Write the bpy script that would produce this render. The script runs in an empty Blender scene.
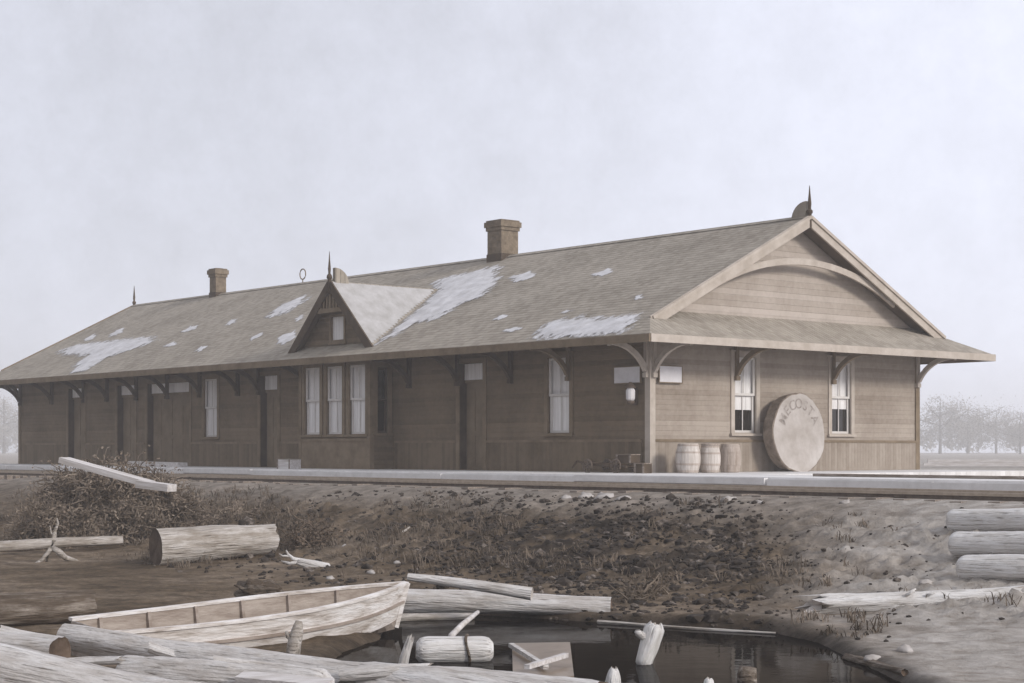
import bpy, bmesh, math, random
import numpy as np
from mathutils import Vector, Matrix, noise
random.seed(7)
R = math.radians
sc = bpy.context.scene
col = sc.collection

# ------------------------------------------------------------------ camera
F = 1732.0; HX, HY = 512.0, 450.0; CZ = 0.5
cam_d = bpy.data.cameras.new('camera'); cam = bpy.data.objects.new('camera', cam_d); col.objects.link(cam)
cam.location = (0, 0, CZ); cam.rotation_euler = (R(90), 0, 0)
cam_d.sensor_width = 36; cam_d.lens = F/1024*36; cam_d.shift_y = (HY-341.5)/1024
cam_d.clip_start = 0.1; cam_d.clip_end = 3000
sc.camera = cam

# building frame: l runs along the track front away from the near corner, w along the gable end
CX, CY = 3.03, 38.0
UX, UY = -0.6476, 0.762
VX, VY = 0.762, 0.6476
ROT = math.atan2(-UY, -UX)
def LW(l, w, z=0.0): return Vector((CX+UX*l+VX*w, CY+UY*l+VY*w, z))
def P(px, py, Y): return Vector(((px-HX)/F*Y, Y, CZ-(py-HY)/F*Y))
def Pz(px, py, z):
    Y = (CZ-z)*F/(py-HY); return Vector(((px-HX)/F*Y, Y, z))
def l_at(px, w):
    r = (px-HX)/F; return (CX+VX*w-r*(CY+VY*w))/(-UX+UY*r)
def w_at(px, l):
    r = (px-HX)/F; return ((CY+UY*l)*r-CX-UX*l)/(VX-VY*r)

# ------------------------------------------------------------------ materials
def nt(name):
    m = bpy.data.materials.new(name); m.use_nodes = True
    t = m.node_tree; b = t.nodes['Principled BSDF']
    return m, t, b
def N(t, typ, **kw):
    n = t.nodes.new(typ)
    for k, v in kw.items(): setattr(n, k, v)
    return n
def ramp(t, stops):
    r = N(t, 'ShaderNodeValToRGB'); e = r.color_ramp.elements
    while len(e) < len(stops): e.new(0.5)
    for i, (p, c) in enumerate(stops):
        e[i].position = p; e[i].color = (*c, 1)
    return r
def mat(name, c1, c2, scale=3.0, rough=0.85, bump=0.3, bscale=None, stretch=(1,1,1), c3=None, dist=0.02, spec=0.25, lo=0.35, hi=0.65):
    m, t, b = nt(name)
    tc = N(t, 'ShaderNodeTexCoord'); mp = N(t, 'ShaderNodeMapping'); mp.inputs['Scale'].default_value = stretch
    t.links.new(tc.outputs['Object'], mp.inputs['Vector'])
    n = N(t, 'ShaderNodeTexNoise'); n.inputs['Scale'].default_value = scale; n.inputs['Detail'].default_value = 8; n.inputs['Roughness'].default_value = 0.65
    t.links.new(mp.outputs['Vector'], n.inputs['Vector'])
    st = [(lo, c1), (hi, c2)] if c3 is None else [(lo, c1), ((lo+hi)/2, c2), (hi, c3)]
    r = ramp(t, st); t.links.new(n.outputs['Fac'], r.inputs['Fac']); t.links.new(r.outputs['Color'], b.inputs['Base Color'])
    n2 = N(t, 'ShaderNodeTexNoise'); n2.inputs['Scale'].default_value = bscale or scale*4; n2.inputs['Detail'].default_value = 6
    t.links.new(mp.outputs['Vector'], n2.inputs['Vector'])
    bp = N(t, 'ShaderNodeBump'); bp.inputs['Strength'].default_value = bump; bp.inputs['Distance'].default_value = dist
    t.links.new(n2.outputs['Fac'], bp.inputs['Height']); t.links.new(bp.outputs['Normal'], b.inputs['Normal'])
    b.inputs['Roughness'].default_value = rough; b.inputs['Specular IOR Level'].default_value = spec
    return m
def boards(name, c1, c2, pitch, axis=2, rough=0.85, strength=0.9, scale=1.2, dist=0.02, groove=0.12, stagger=False):
    """painted boards or shingle courses lapped along one object axis"""
    m, t, b = nt(name)
    tc = N(t, 'ShaderNodeTexCoord'); sx = N(t, 'ShaderNodeSeparateXYZ'); t.links.new(tc.outputs['Object'], sx.inputs[0])
    dv = N(t, 'ShaderNodeMath', operation='DIVIDE'); dv.inputs[1].default_value = pitch
    t.links.new(sx.outputs[axis], dv.inputs[0])
    fr = N(t, 'ShaderNodeMath', operation='FRACT'); t.links.new(dv.outputs[0], fr.inputs[0])
    fl = N(t, 'ShaderNodeMath', operation='FLOOR'); t.links.new(dv.outputs[0], fl.inputs[0])
    # each board its own shade, and streaky weathering
    cmb = N(t, 'ShaderNodeCombineXYZ'); t.links.new(fl.outputs[0], cmb.inputs[0])
    if stagger:
        o = sx.outputs[0]
        ad = N(t, 'ShaderNodeMath', operation='MULTIPLY'); ad.inputs[1].default_value = 6.3
        t.links.new(o, ad.inputs[0])
        f2 = N(t, 'ShaderNodeMath', operation='FLOOR')
        a2 = N(t, 'ShaderNodeMath', operation='MULTIPLY_ADD'); a2.inputs[1].default_value = 0.47
        t.links.new(fl.outputs[0], a2.inputs[0]); t.links.new(ad.outputs[0], a2.inputs[2])
        t.links.new(a2.outputs[0], f2.inputs[0]); t.links.new(f2.outputs[0], cmb.inputs[1])
    wn = N(t, 'ShaderNodeTexWhiteNoise'); t.links.new(cmb.outputs[0], wn.inputs['Vector'])
    n = N(t, 'ShaderNodeTexNoise'); n.inputs['Scale'].default_value = scale; n.inputs['Detail'].default_value = 8; n.inputs['Roughness'].default_value = 0.7
    t.links.new(tc.outputs['Object'], n.inputs['Vector'])
    n3 = N(t, 'ShaderNodeTexNoise'); n3.inputs['Scale'].default_value = 9; n3.inputs['Detail'].default_value = 5
    t.links.new(tc.outputs['Object'], n3.inputs['Vector'])
    mx = N(t, 'ShaderNodeMath', operation='MULTIPLY_ADD'); mx.inputs[1].default_value = 0.28
    t.links.new(wn.outputs['Value'], mx.inputs[0]); t.links.new(n.outputs['Fac'], mx.inputs[2])
    my = N(t, 'ShaderNodeMath', operation='MULTIPLY_ADD'); my.inputs[1].default_value = 0.3
    t.links.new(n3.outputs['Fac'], my.inputs[0]); t.links.new(mx.outputs[0], my.inputs[2])
    r = ramp(t, [(0.52, c1), (0.98, c2)]); t.links.new(my.outputs[0], r.inputs['Fac'])
    t.links.new(r.outputs['Color'], b.inputs['Base Color'])
    sw = N(t, 'ShaderNodeMapRange'); sw.inputs['From Min'].default_value = 0; sw.inputs['From Max'].default_value = groove
    t.links.new(fr.outputs[0], sw.inputs['Value'])
    h = N(t, 'ShaderNodeMath', operation='SUBTRACT'); t.links.new(sw.outputs[0], h.inputs[0])
    hh = N(t, 'ShaderNodeMath', operation='MULTIPLY'); hh.inputs[1].default_value = 0.6
    t.links.new(fr.outputs[0], hh.inputs[0]); t.links.new(hh.outputs[0], h.inputs[1])
    h2 = N(t, 'ShaderNodeMath', operation='MULTIPLY_ADD'); h2.inputs[1].default_value = 0.25
    t.links.new(n3.outputs['Fac'], h2.inputs[0]); t.links.new(h.outputs[0], h2.inputs[2])
    bp = N(t, 'ShaderNodeBump'); bp.inputs['Strength'].default_value = strength; bp.inputs['Distance'].default_value = dist
    t.links.new(h2.outputs[0], bp.inputs['Height']); t.links.new(bp.outputs['Normal'], b.inputs['Normal'])
    b.inputs['Roughness'].default_value = rough; b.inputs['Specular IOR Level'].default_value = 0.2
    return m

M = {}
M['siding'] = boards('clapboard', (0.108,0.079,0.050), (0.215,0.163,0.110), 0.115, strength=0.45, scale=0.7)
M['siding_end'] = boards('clapboard_lit_end', (0.225,0.18,0.142), (0.40,0.342,0.288), 0.115, strength=0.45, scale=0.7)  # same siding as the front; brighter light on the end painted into its colour
M['gable'] = boards('gable_shingles', (0.33,0.28,0.235), (0.47,0.41,0.36), 0.14, strength=0.5)
M['wainscot'] = boards('wainscot_boards', (0.115,0.084,0.053), (0.195,0.148,0.10), 0.11, axis=0, strength=0.35)
M['roof'] = boards('wood_shingles', (0.235,0.203,0.162), (0.385,0.34,0.283), 0.145, axis=1, scale=0.6, stagger=True, dist=0.03)
M['trim'] = mat('trim_paint', (0.16,0.119,0.077), (0.245,0.188,0.128), 2.5, bump=0.15)
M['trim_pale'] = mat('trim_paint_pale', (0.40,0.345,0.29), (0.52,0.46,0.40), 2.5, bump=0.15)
M['trim_dark'] = mat('trim_paint_dark', (0.06,0.042,0.028), (0.11,0.08,0.055), 2.5, bump=0.2)
M['sash'] = mat('sash_paint', (0.58,0.55,0.52), (0.70,0.67,0.64), 2, bump=0.1)
M['soffit'] = mat('soffit_boards', (0.10,0.07,0.047), (0.15,0.11,0.076), 2, bump=0.2)
M['door'] = mat('door_paint', (0.16,0.119,0.078), (0.235,0.182,0.126), 2, bump=0.15)
M['shade'] = mat('window_curtain', (0.66,0.635,0.62), (0.92,0.90,0.89), 1.5, bump=0.7, rough=0.7, stretch=(7,7,0.35), dist=0.05)
M['brick'] = mat('chimney_brick', (0.13,0.098,0.066), (0.24,0.19,0.135), 6, bump=0.6, bscale=14)
def snow_mat(nm='old_snow', c1=(0.54,0.525,0.525), c2=(0.72,0.71,0.725)):
    m = mat(nm, c1, c2, 3, bump=0.5, bscale=9, rough=0.7)
    t = m.node_tree; b = t.nodes['Principled BSDF']; out = t.nodes['Material Output']
    at = N(t, 'ShaderNodeAttribute'); at.attribute_name = 'cover'
    tc = N(t, 'ShaderNodeTexCoord'); n = N(t, 'ShaderNodeTexNoise'); n.inputs['Scale'].default_value = 2.6; n.inputs['Detail'].default_value = 9; n.inputs['Roughness'].default_value = 0.72
    mp = N(t, 'ShaderNodeMapping'); mp.inputs['Scale'].default_value = (1.6,1,1); t.links.new(tc.outputs['Object'], mp.inputs['Vector']); t.links.new(mp.outputs['Vector'], n.inputs['Vector'])
    sb = N(t, 'ShaderNodeMath', operation='MULTIPLY_ADD'); sb.inputs[1].default_value = 2.2; sb.inputs[2].default_value = -1.1
    t.links.new(n.outputs['Fac'], sb.inputs[0]); ad = N(t, 'ShaderNodeMath', operation='ADD'); t.links.new(sb.outputs[0], ad.inputs[0]); t.links.new(at.outputs['Fac'], ad.inputs[1])
    mr = N(t, 'ShaderNodeMapRange', interpolation_type='SMOOTHSTEP'); mr.inputs['From Min'].default_value = 0.25; mr.inputs['From Max'].default_value = 0.62; t.links.new(ad.outputs[0], mr.inputs['Value'])
    tr = N(t, 'ShaderNodeBsdfTransparent'); mx = N(t, 'ShaderNodeMixShader'); t.links.new(mr.outputs[0], mx.inputs[0]); t.links.new(tr.outputs[0], mx.inputs[1]); t.links.new(b.outputs[0], mx.inputs[2]); t.links.new(mx.outputs[0], out.inputs['Surface'])
    return m
M['snow'] = snow_mat(); M['snow_thin'] = snow_mat('crusted_snow', (0.36,0.345,0.33), (0.47,0.455,0.45))
M['planks'] = boards('platform_planks', (0.60,0.575,0.555), (0.82,0.80,0.79), 0.2, axis=1, scale=1.4, strength=0.5)
M['iron'] = mat('iron', (0.09,0.065,0.05), (0.17,0.13,0.10), 8, rough=0.55, bump=0.2)
M['railhead'] = mat('rail_steel', (0.34,0.27,0.205), (0.46,0.38,0.30), 8, rough=0.45, bump=0.1)
M['tie'] = mat('tie_wood', (0.16,0.12,0.09), (0.34,0.29,0.25), 3, stretch=(1,8,8), bump=0.6)
def logmat(name, c1, c2, c3, dirt, dirt_lo=0.46, dirt_hi=0.66):
    m, t, b = nt(name)
    tc = N(t, 'ShaderNodeTexCoord')
    def nz(sc_, st, d=8, rg=0.65):
        mp = N(t, 'ShaderNodeMapping'); mp.inputs['Scale'].default_value = st; t.links.new(tc.outputs['Object'], mp.inputs['Vector'])
        n = N(t, 'ShaderNodeTexNoise'); n.inputs['Scale'].default_value = sc_; n.inputs['Detail'].default_value = d; n.inputs['Roughness'].default_value = rg
        t.links.new(mp.outputs['Vector'], n.inputs['Vector']); return n
    a = nz(2.2, (0.8,6,6)); p = nz(1.5, (1.0,2.2,2.2), 9, 0.7); c = nz(3.0, (0.9,14,14), 4, 0.5)
    r = ramp(t, [(0.30, c1), (0.48, c2), (0.68, c3)]); t.links.new(a.outputs['Fac'], r.inputs['Fac'])
    rp_ = ramp(t, [(dirt_lo, (0,0,0)), (dirt_hi, (1,1,1))]); t.links.new(p.outputs['Fac'], rp_.inputs['Fac'])
    mx = N(t, 'ShaderNodeMix', data_type='RGBA'); t.links.new(rp_.outputs['Color'], mx.inputs[0]); t.links.new(r.outputs['Color'], mx.inputs[6]); mx.inputs[7].default_value = (*dirt, 1)
    cr = ramp(t, [(0.31, (0.42,0.40,0.38)), (0.39, (1,1,1))]); t.links.new(c.outputs['Fac'], cr.inputs['Fac'])
    m2 = N(t, 'ShaderNodeMix', data_type='RGBA', blend_type='MULTIPLY'); m2.inputs[0].default_value = 1; t.links.new(mx.outputs[2], m2.inputs[6]); t.links.new(cr.outputs['Color'], m2.inputs[7])
    t.links.new(m2.outputs[2], b.inputs['Base Color'])
    h = N(t, 'ShaderNodeMath', operation='ADD'); t.links.new(a.outputs['Fac'], h.inputs[0])
    h2 = N(t, 'ShaderNodeMath', operation='MULTIPLY_ADD'); h2.inputs[1].default_value = 1.0; t.links.new(c.outputs['Fac'], h2.inputs[0]); t.links.new(p.outputs['Fac'], h2.inputs[2]); t.links.new(h2.outputs[0], h.inputs[1])
    bp = N(t, 'ShaderNodeBump'); bp.inputs['Strength'].default_value = 1.0; bp.inputs['Distance'].default_value = 0.035; t.links.new(h.outputs[0], bp.inputs['Height']); t.links.new(bp.outputs['Normal'], b.inputs['Normal'])
    b.inputs['Roughness'].default_value = 0.9; b.inputs['Specular IOR Level'].default_value = 0.2
    return m
M['log'] = logmat('weathered_log', (0.22,0.18,0.14), (0.44,0.395,0.35), (0.66,0.62,0.585), (0.27,0.225,0.18), 0.50, 0.72)
M['log_pale'] = logmat('bleached_log', (0.42,0.375,0.335), (0.64,0.605,0.575), (0.82,0.80,0.785), (0.46,0.41,0.365), 0.52, 0.74)
M['log_white'] = logmat('silvery_log', (0.54,0.50,0.46), (0.74,0.715,0.69), (0.86,0.845,0.835), (0.56,0.515,0.47), 0.54, 0.76)
M['log_dark'] = logmat('barky_log', (0.06,0.043,0.03), (0.14,0.107,0.08), (0.40,0.35,0.30), (0.10,0.075,0.055))
M['log_end'] = mat('log_end', (0.07,0.048,0.034), (0.16,0.115,0.085), 5, bump=0.5)
M['log_end_pale'] = mat('log_end_pale', (0.34,0.30,0.26), (0.55,0.51,0.48), 5, bump=0.5)
M['plank'] = mat('sawn_plank', (0.44,0.40,0.365), (0.70,0.67,0.66), 2, stretch=(0.6,9,9), bump=0.4)
M['boat'] = mat('boat_paint', (0.34,0.285,0.24), (0.62,0.57,0.53), 2.4, stretch=(0.8,3,5), bump=0.6, c3=(0.80,0.77,0.75), lo=0.32, hi=0.60)
M['boat_in'] = mat('boat_inside', (0.25,0.20,0.165), (0.42,0.36,0.31), 2.5, stretch=(1,5,5), bump=0.4)
M['boat_low'] = mat('boat_bottom_paint', (0.24,0.19,0.155), (0.40,0.34,0.295), 2.5, stretch=(1,1,4), bump=0.4)
M['barrel'] = mat('barrel_wood', (0.42,0.37,0.32), (0.64,0.59,0.55), 2.2, stretch=(6,6,0.8), bump=0.5)
M['barrel_dull'] = mat('barrel_wood_dull', (0.32,0.26,0.215), (0.50,0.43,0.38), 2.2, stretch=(6,6,0.8), bump=0.5)
M['slab_face'] = mat('slab_face', (0.36,0.32,0.285), (0.52,0.48,0.45), 1.6, bump=0.3)
M['bark'] = mat('slab_bark', (0.16,0.125,0.095), (0.34,0.28,0.23), 4, bump=0.9)
M['ink'] = mat('faded_lettering', (0.22,0.185,0.16), (0.42,0.38,0.35), 6, bump=0.0)
M['paper'] = mat('notice_board', (0.62,0.60,0.61), (0.74,0.72,0.74), 3, bump=0.05)
M['twig'] = mat('dead_twigs', (0.07,0.05,0.034), (0.34,0.275,0.215), 2.2, bump=0.2, lo=0.38, hi=0.66)
M['twig_dark'] = mat('dark_weeds', (0.07,0.048,0.032), (0.20,0.15,0.11), 3, bump=0.2)
M['grass'] = mat('dry_grass', (0.07,0.052,0.036), (0.24,0.19,0.145), 0.9, bump=0.1)
M['stone'] = mat('pale_stone', (0.30,0.265,0.24), (0.54,0.51,0.49), 3, bump=0.6)
M['rubble'] = mat('rubble', (0.018,0.013,0.010), (0.06,0.046,0.036), 3.4, bump=0.6, c3=(0.34,0.29,0.25), lo=0.40, hi=0.72)
M['foliage'] = mat('bare_twig_crowns', (0.20,0.18,0.155), (0.34,0.31,0.275), 1.0, bump=0.1)
M['trunk'] = mat('tree_bark', (0.08,0.06,0.045), (0.15,0.12,0.09), 3, bump=0.5)
def glass(name, c):
    m, t, b = nt(name); b.inputs['Base Color'].default_value = (*c, 1); b.inputs['Roughness'].default_value = 0.06
    b.inputs['Specular IOR Level'].default_value = 0.6
    return m
M['glass_dark'] = glass('dark_glass', (0.02,0.016,0.013))

# ground
def ground_mat():
    m, t, b = nt('bank_earth')
    tc = N(t, 'ShaderNodeTexCoord')
    def nz(s, d=8, rgh=0.65):
        n = N(t, 'ShaderNodeTexNoise'); n.inputs['Scale'].default_value = s; n.inputs['Detail'].default_value = d; n.inputs['Roughness'].default_value = rgh
        t.links.new(tc.outputs['Object'], n.inputs['Vector']); return n
    a, c, f = nz(0.45), nz(3.2), nz(14, 6, 0.75)
    r1 = ramp(t, [(0.34, (0.085,0.063,0.040)), (0.5, (0.14,0.108,0.074)), (0.66, (0.24,0.197,0.15))])
    t.links.new(a.outputs['Fac'], r1.inputs['Fac'])
    r2 = ramp(t, [(0.38, (0.60,0.57,0.54)), (0.62, (1.25,1.22,1.20))]); t.links.new(c.outputs['Fac'], r2.inputs['Fac'])
    mx = N(t, 'ShaderNodeMix', data_type='RGBA', blend_type='MULTIPLY'); mx.inputs[0].default_value = 1
    t.links.new(r1.outputs['Color'], mx.inputs[6]); t.links.new(r2.outputs['Color'], mx.inputs[7])
    r3 = ramp(t, [(0.36, (0.72,0.70,0.68)), (0.64, (1.22,1.2,1.2))]); t.links.new(f.outputs['Fac'], r3.inputs['Fac'])
    m2 = N(t, 'ShaderNodeMix', data_type='RGBA', blend_type='MULTIPLY'); m2.inputs[0].default_value = 1
    t.links.new(mx.outputs[2], m2.inputs[6]); t.links.new(r3.outputs['Color'], m2.inputs[7])
    # soil colour fading to pale towards the right of the view, and dark wet soil mid-bank, by vertex colour
    at = N(t, 'ShaderNodeAttribute'); at.attribute_name = 'soil'
    sp = N(t, 'ShaderNodeSeparateColor'); t.links.new(at.outputs['Color'], sp.inputs[0])
    pale = ramp(t, [(0.3, (0.24,0.205,0.17)), (0.72, (0.56,0.525,0.49))]); t.links.new(c.outputs['Fac'], pale.inputs['Fac'])
    m3 = N(t, 'ShaderNodeMix', data_type='RGBA'); t.links.new(sp.outputs[0], m3.inputs[0])
    t.links.new(m2.outputs[2], m3.inputs[6]); t.links.new(pale.outputs['Color'], m3.inputs[7])
    dark = ramp(t, [(0.35, (0.012,0.009,0.007)), (0.74, (0.065,0.049,0.037))]); t.links.new(c.outputs['Fac'], dark.inputs['Fac'])
    m4 = N(t, 'ShaderNodeMix', data_type='RGBA'); t.links.new(sp.outputs[1], m4.inputs[0])
    t.links.new(m3.outputs[2], m4.inputs[6]); t.links.new(dark.outputs['Color'], m4.inputs[7])
    t.links.new(m4.outputs[2], b.inputs['Base Color'])
    ad = N(t, 'ShaderNodeMath', operation='MULTIPLY_ADD'); ad.inputs[1].default_value = 0.35
    t.links.new(f.outputs['Fac'], ad.inputs[0]); t.links.new(c.outputs['Fac'], ad.inputs[2])
    bp = N(t, 'ShaderNodeBump'); bp.inputs['Strength'].default_value = 0.8; bp.inputs['Distance'].default_value = 0.08
    t.links.new(ad.outputs[0], bp.inputs['Height']); t.links.new(bp.outputs['Normal'], b.inputs['Normal'])
    b.inputs['Roughness'].default_value = 0.95; b.inputs['Specular IOR Level'].default_value = 0.15
    return m
M['ground'] = ground_mat()
def water_mat():
    m, t, b = nt('pond_water')
    b.inputs['Base Color'].default_value = (0.008,0.006,0.005,1); b.inputs['Roughness'].default_value = 0.04; b.inputs['IOR'].default_value = 1.033
    tc = N(t, 'ShaderNodeTexCoord'); n = N(t, 'ShaderNodeTexNoise'); n.inputs['Scale'].default_value = 3.0; n.inputs['Detail'].default_value = 3
    t.links.new(tc.outputs['Object'], n.inputs['Vector'])
    bp = N(t, 'ShaderNodeBump'); bp.inputs['Strength'].default_value = 0.10; bp.inputs['Distance'].default_value = 0.02
    t.links.new(n.outputs['Fac'], bp.inputs['Height']); t.links.new(bp.outputs['Normal'], b.inputs['Normal'])
    return m
M['water'] = water_mat()

# ------------------------------------------------------------------ mesh helpers
class MB:
    def __init__(s): s.v = []; s.f = []; s.mi = []
    def add(s, vs, fs, mi=0):
        o = len(s.v); s.v += [tuple(v) for v in vs]; s.f += [tuple(o+i for i in f) for f in fs]; s.mi += [mi]*len(fs); return s
    def box(s, a, b, mi=0):
        x0,x1 = sorted((a[0],b[0])); y0,y1 = sorted((a[1],b[1])); z0,z1 = sorted((a[2],b[2]))
        return s.add([(x0,y0,z0),(x1,y0,z0),(x1,y1,z0),(x0,y1,z0),(x0,y0,z1),(x1,y0,z1),(x1,y1,z1),(x0,y1,z1)],
              [(0,3,2,1),(4,5,6,7),(0,1,5,4),(1,2,6,5),(2,3,7,6),(3,0,4,7)], mi)
    def bar(s, p, q, wd, ht, up=(0,0,1), mi=0):
        """rectangular bar from p to q"""
        p, q = Vector(p), Vector(q); d = (q-p).normalized(); up = Vector(up)
        sd = d.cross(up); 
        if sd.length < 1e-4: sd = d.cross(Vector((1,0,0)))
        sd.normalize(); u2 = sd.cross(d)
        vs = []
        for c in (p, q):
            for a, b in ((-1,-1),(1,-1),(1,1),(-1,1)): vs.append(c+sd*a*wd/2+u2*b*ht/2)
        return s.add(vs, [(0,1,2,3),(7,6,5,4),(0,4,5,1),(1,5,6,2),(2,6,7,3),(3,7,4,0)], mi)
    def prism(s, poly, off, mi=0):
        """polygon (3d points) extruded by off"""
        off = Vector(off); n = len(poly); ps = [Vector(p) for p in poly]
        return s.add(ps+[p+off for p in ps], [tuple(range(n))[::-1], tuple(range(n, 2*n))]+[(i,(i+1)%n,n+(i+1)%n,n+i) for i in range(n)], mi)
    def tube(s, pts, rad, seg=8, mi=0, cap=True, capmi=None):
        pts = [Vector(p) for p in pts]; rs = rad if isinstance(rad, (list, tuple)) else [rad]*len(pts)
        vs = []; prev = None
        for i, p in enumerate(pts):
            d = (pts[min(i+1,len(pts)-1)]-pts[max(i-1,0)]).normalized()
            ref = Vector((0,0,1)) if abs(d.z) < 0.9 else Vector((1,0,0))
            a = d.cross(ref).normalized(); b = a.cross(d)
            for k in range(seg):
                t = 2*math.pi*k/seg; vs.append(p+(a*math.cos(t)+b*math.sin(t))*rs[i])
        fs = [(i*seg+k, i*seg+(k+1)%seg, (i+1)*seg+(k+1)%seg, (i+1)*seg+k) for i in range(len(pts)-1) for k in range(seg)]
        s.add(vs, fs, mi)
        if cap:
            o = len(s.v)-len(vs); e = (len(pts)-1)*seg; cm = mi if capmi is None else capmi
            s.f.append(tuple(o+k for k in range(seg))[::-1]); s.mi.append(cm)
            s.f.append(tuple(o+e+k for k in range(seg))); s.mi.append(cm)
        return s
    def lathe(s, prof, seg=20, mi=0, c=(0,0,0)):
        vs = [(c[0]+r*math.cos(2*math.pi*k/seg), c[1]+r*math.sin(2*math.pi*k/seg), c[2]+z) for r, z in prof for k in range(seg)]
        fs = [(i*seg+k, i*seg+(k+1)%seg, (i+1)*seg+(k+1)%seg, (i+1)*seg+k) for i in range(len(prof)-1) for k in range(seg)]
        fs.append(tuple(range(seg))[::-1]); fs.append(tuple((len(prof)-1)*seg+k for k in range(seg)))
        return s.add(vs, fs, mi)
    def build(s, name, mats, parent=None, smooth=False, loc=None):
        me = bpy.data.meshes.new(name); me.from_pydata(s.v, [], s.f)
        for m in (mats if isinstance(mats, (list, tuple)) else [mats]): me.materials.append(M[m] if isinstance(m, str) else m)
        me.polygons.foreach_set('material_index', s.mi)
        bm = bmesh.new(); bm.from_mesh(me); bmesh.ops.recalc_face_normals(bm, faces=bm.faces); bm.to_mesh(me); bm.free()
        if smooth: me.polygons.foreach_set('use_smooth', [True]*len(me.polygons))
        me.update()
        o = bpy.data.objects.new(name, me); col.objects.link(o)
        if parent: o.parent = parent
        if loc is not None: o.location = loc
        return o
def tag(o, label=None, cat=None, group=None, kind=None):
    if label: o['label'] = label
    if cat: o['category'] = cat
    if group: o['group'] = group
    if kind: o['kind'] = kind
    return o
def empty(name, loc, rz=0.0, label=None, cat=None, group=None):
    o = bpy.data.objects.new(name, None); col.objects.link(o); o.location = loc; o.rotation_euler = (0,0,rz)
    o.empty_display_size = 0.3
    return tag(o, label, cat, group)

# ------------------------------------------------------------------ terrain
WATER = -1.5
pond_px = [(318,720),(325,668),(352,650),(383,640),(393,619),(470,615),(540,619),(600,623),(680,627),(760,630),(815,643),(845,658),(875,672),(930,700),(1010,760),(960,840),(300,840)]
pond = np.array([[Pz(x, y, WATER).x, Pz(x, y, WATER).y] for x, y in pond_px])
def pond_dist(X, Y):
    """signed distance, positive inside"""
    ins = np.zeros(X.shape, bool); best = np.full(X.shape, 1e9)
    n = len(pond)
    for i in range(n):
        ax, ay = pond[i]; bx, by = pond[(i+1)%n]
        t = np.clip(((X-ax)*(bx-ax)+(Y-ay)*(by-ay))/((bx-ax)**2+(by-ay)**2), 0, 1)
        best = np.minimum(best, np.hypot(X-(ax+t*(bx-ax)), Y-(ay+t*(by-ay))))
        cr = ((ay > Y) != (by > Y)) & (X < (bx-ax)*(Y-ay)/(by-ay+1e-12)+ax)
        ins ^= cr
    return np.where(ins, best, -best)
DX = [-400,-12,-1.0,2.5,2.85,5.35,5.8,6.4,7.0,8.0,9.5,11.0,13.0,22.0,40.0,400]
DZ = [-0.5,-0.34,-0.34,-0.34,-0.245,-0.245,-0.285,-0.40,-0.58,-0.82,-1.10,-1.30,-1.40,-1.42,-1.30,-1.0]
def dd(X, Y): return -VX*(X-CX)-VY*(Y-CY)
def base_h(X, Y):
    X = np.asarray(X, float); Y = np.asarray(Y, float)
    d = dd(X, Y); z = np.interp(d, DX, DZ)
    # a low rise of mud where the near left logs lie
    z = z+0.16*np.exp(-(((X+4.2)/2.0)**2+((Y-13.2)/1.6)**2))
    pd = pond_dist(X, Y)
    s = np.clip((pd+0.22)/0.55, 0, 1); s = s*s*(3-2*s)
    return z*(1-s)+s*np.minimum(z, -1.78), d, pd
def gz(x, y): return float(base_h(np.array([x]), np.array([y]))[0][0])
def G(px, py, dz=0.0):
    """where the view line of that picture point meets the ground"""
    prev = None
    Ys = np.arange(11.0, 70.0, 0.02); Xs = (px-HX)/F*Ys; zr = CZ-(py-HY)/F*Ys
    h = base_h(Xs, Ys)[0]; i = int(np.argmax(zr <= h))
    return Vector((Xs[i], Ys[i], h[i]+dz))
def spaced(lo, hi, step, far0, far1):
    a = list(np.arange(lo, hi, step)); b = []; x = lo; s = step
    while x > far0: s *= 1.25; x -= s; b.append(x)
    c = []; x = a[-1]; s = step
    while x < far1: s *= 1.25; x += s; c.append(x)
    return np.array(b[::-1]+a+c)
xs = spaced(-12, 12, 0.07, -420, 420); ys = spaced(11.5, 36, 0.075, -60, 560)
GX, GY = np.meshgrid(xs, ys); GZ, GD, GP = base_h(GX, GY)
nz = np.zeros(GX.shape); nf = np.zeros(GX.shape); nh = np.zeros(GX.shape)
for j in range(GX.shape[0]):
    for i in range(GX.shape[1]):
        if -14 < xs[i] < 14 and 9 < ys[j] < 48:
            v = Vector((xs[i], ys[j], 0))
            nz[j,i] = noise.fractal(v*0.7, 1.0, 2.0, 3); nf[j,i] = noise.fractal(v*2.6, 0.8, 2.1, 4); nh[j,i] = noise.fractal(v*6.5, 0.9, 2.0, 3)
amp = np.interp(GD, [5.1,6.2,7.5,10.5,12,30], [0,0.5,1,1,0.35,0.3])
GZ = GZ+amp*(0.06*nz+0.06*nf)+np.interp(GD, [6.2,7.2,10.8,11.6],[0,1,1,0])*(0.07*np.abs(nf)+0.05*nh)
nr, nc = GX.shape
def surf(x, y):
    i = int(np.clip(np.searchsorted(xs, x)-1, 0, nc-2)); j = int(np.clip(np.searchsorted(ys, y)-1, 0, nr-2))
    a = (x-xs[i])/(xs[i+1]-xs[i]); b = (y-ys[j])/(ys[j+1]-ys[j])
    return float((GZ[j,i]*(1-a)+GZ[j,i+1]*a)*(1-b)+(GZ[j+1,i]*(1-a)+GZ[j+1,i+1]*a)*b)
gm = bpy.data.meshes.new('ground')
gm.from_pydata(np.stack([GX.ravel(), GY.ravel(), GZ.ravel()], 1).tolist(), [],
    [(j*nc+i, j*nc+i+1, (j+1)*nc+i+1, (j+1)*nc+i) for j in range(nr-1) for i in range(nc-1)])
gm.polygons.foreach_set('use_smooth', [True]*len(gm.polygons))
PXL = HX+F*GX/np.maximum(GY, 1.0)
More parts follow.
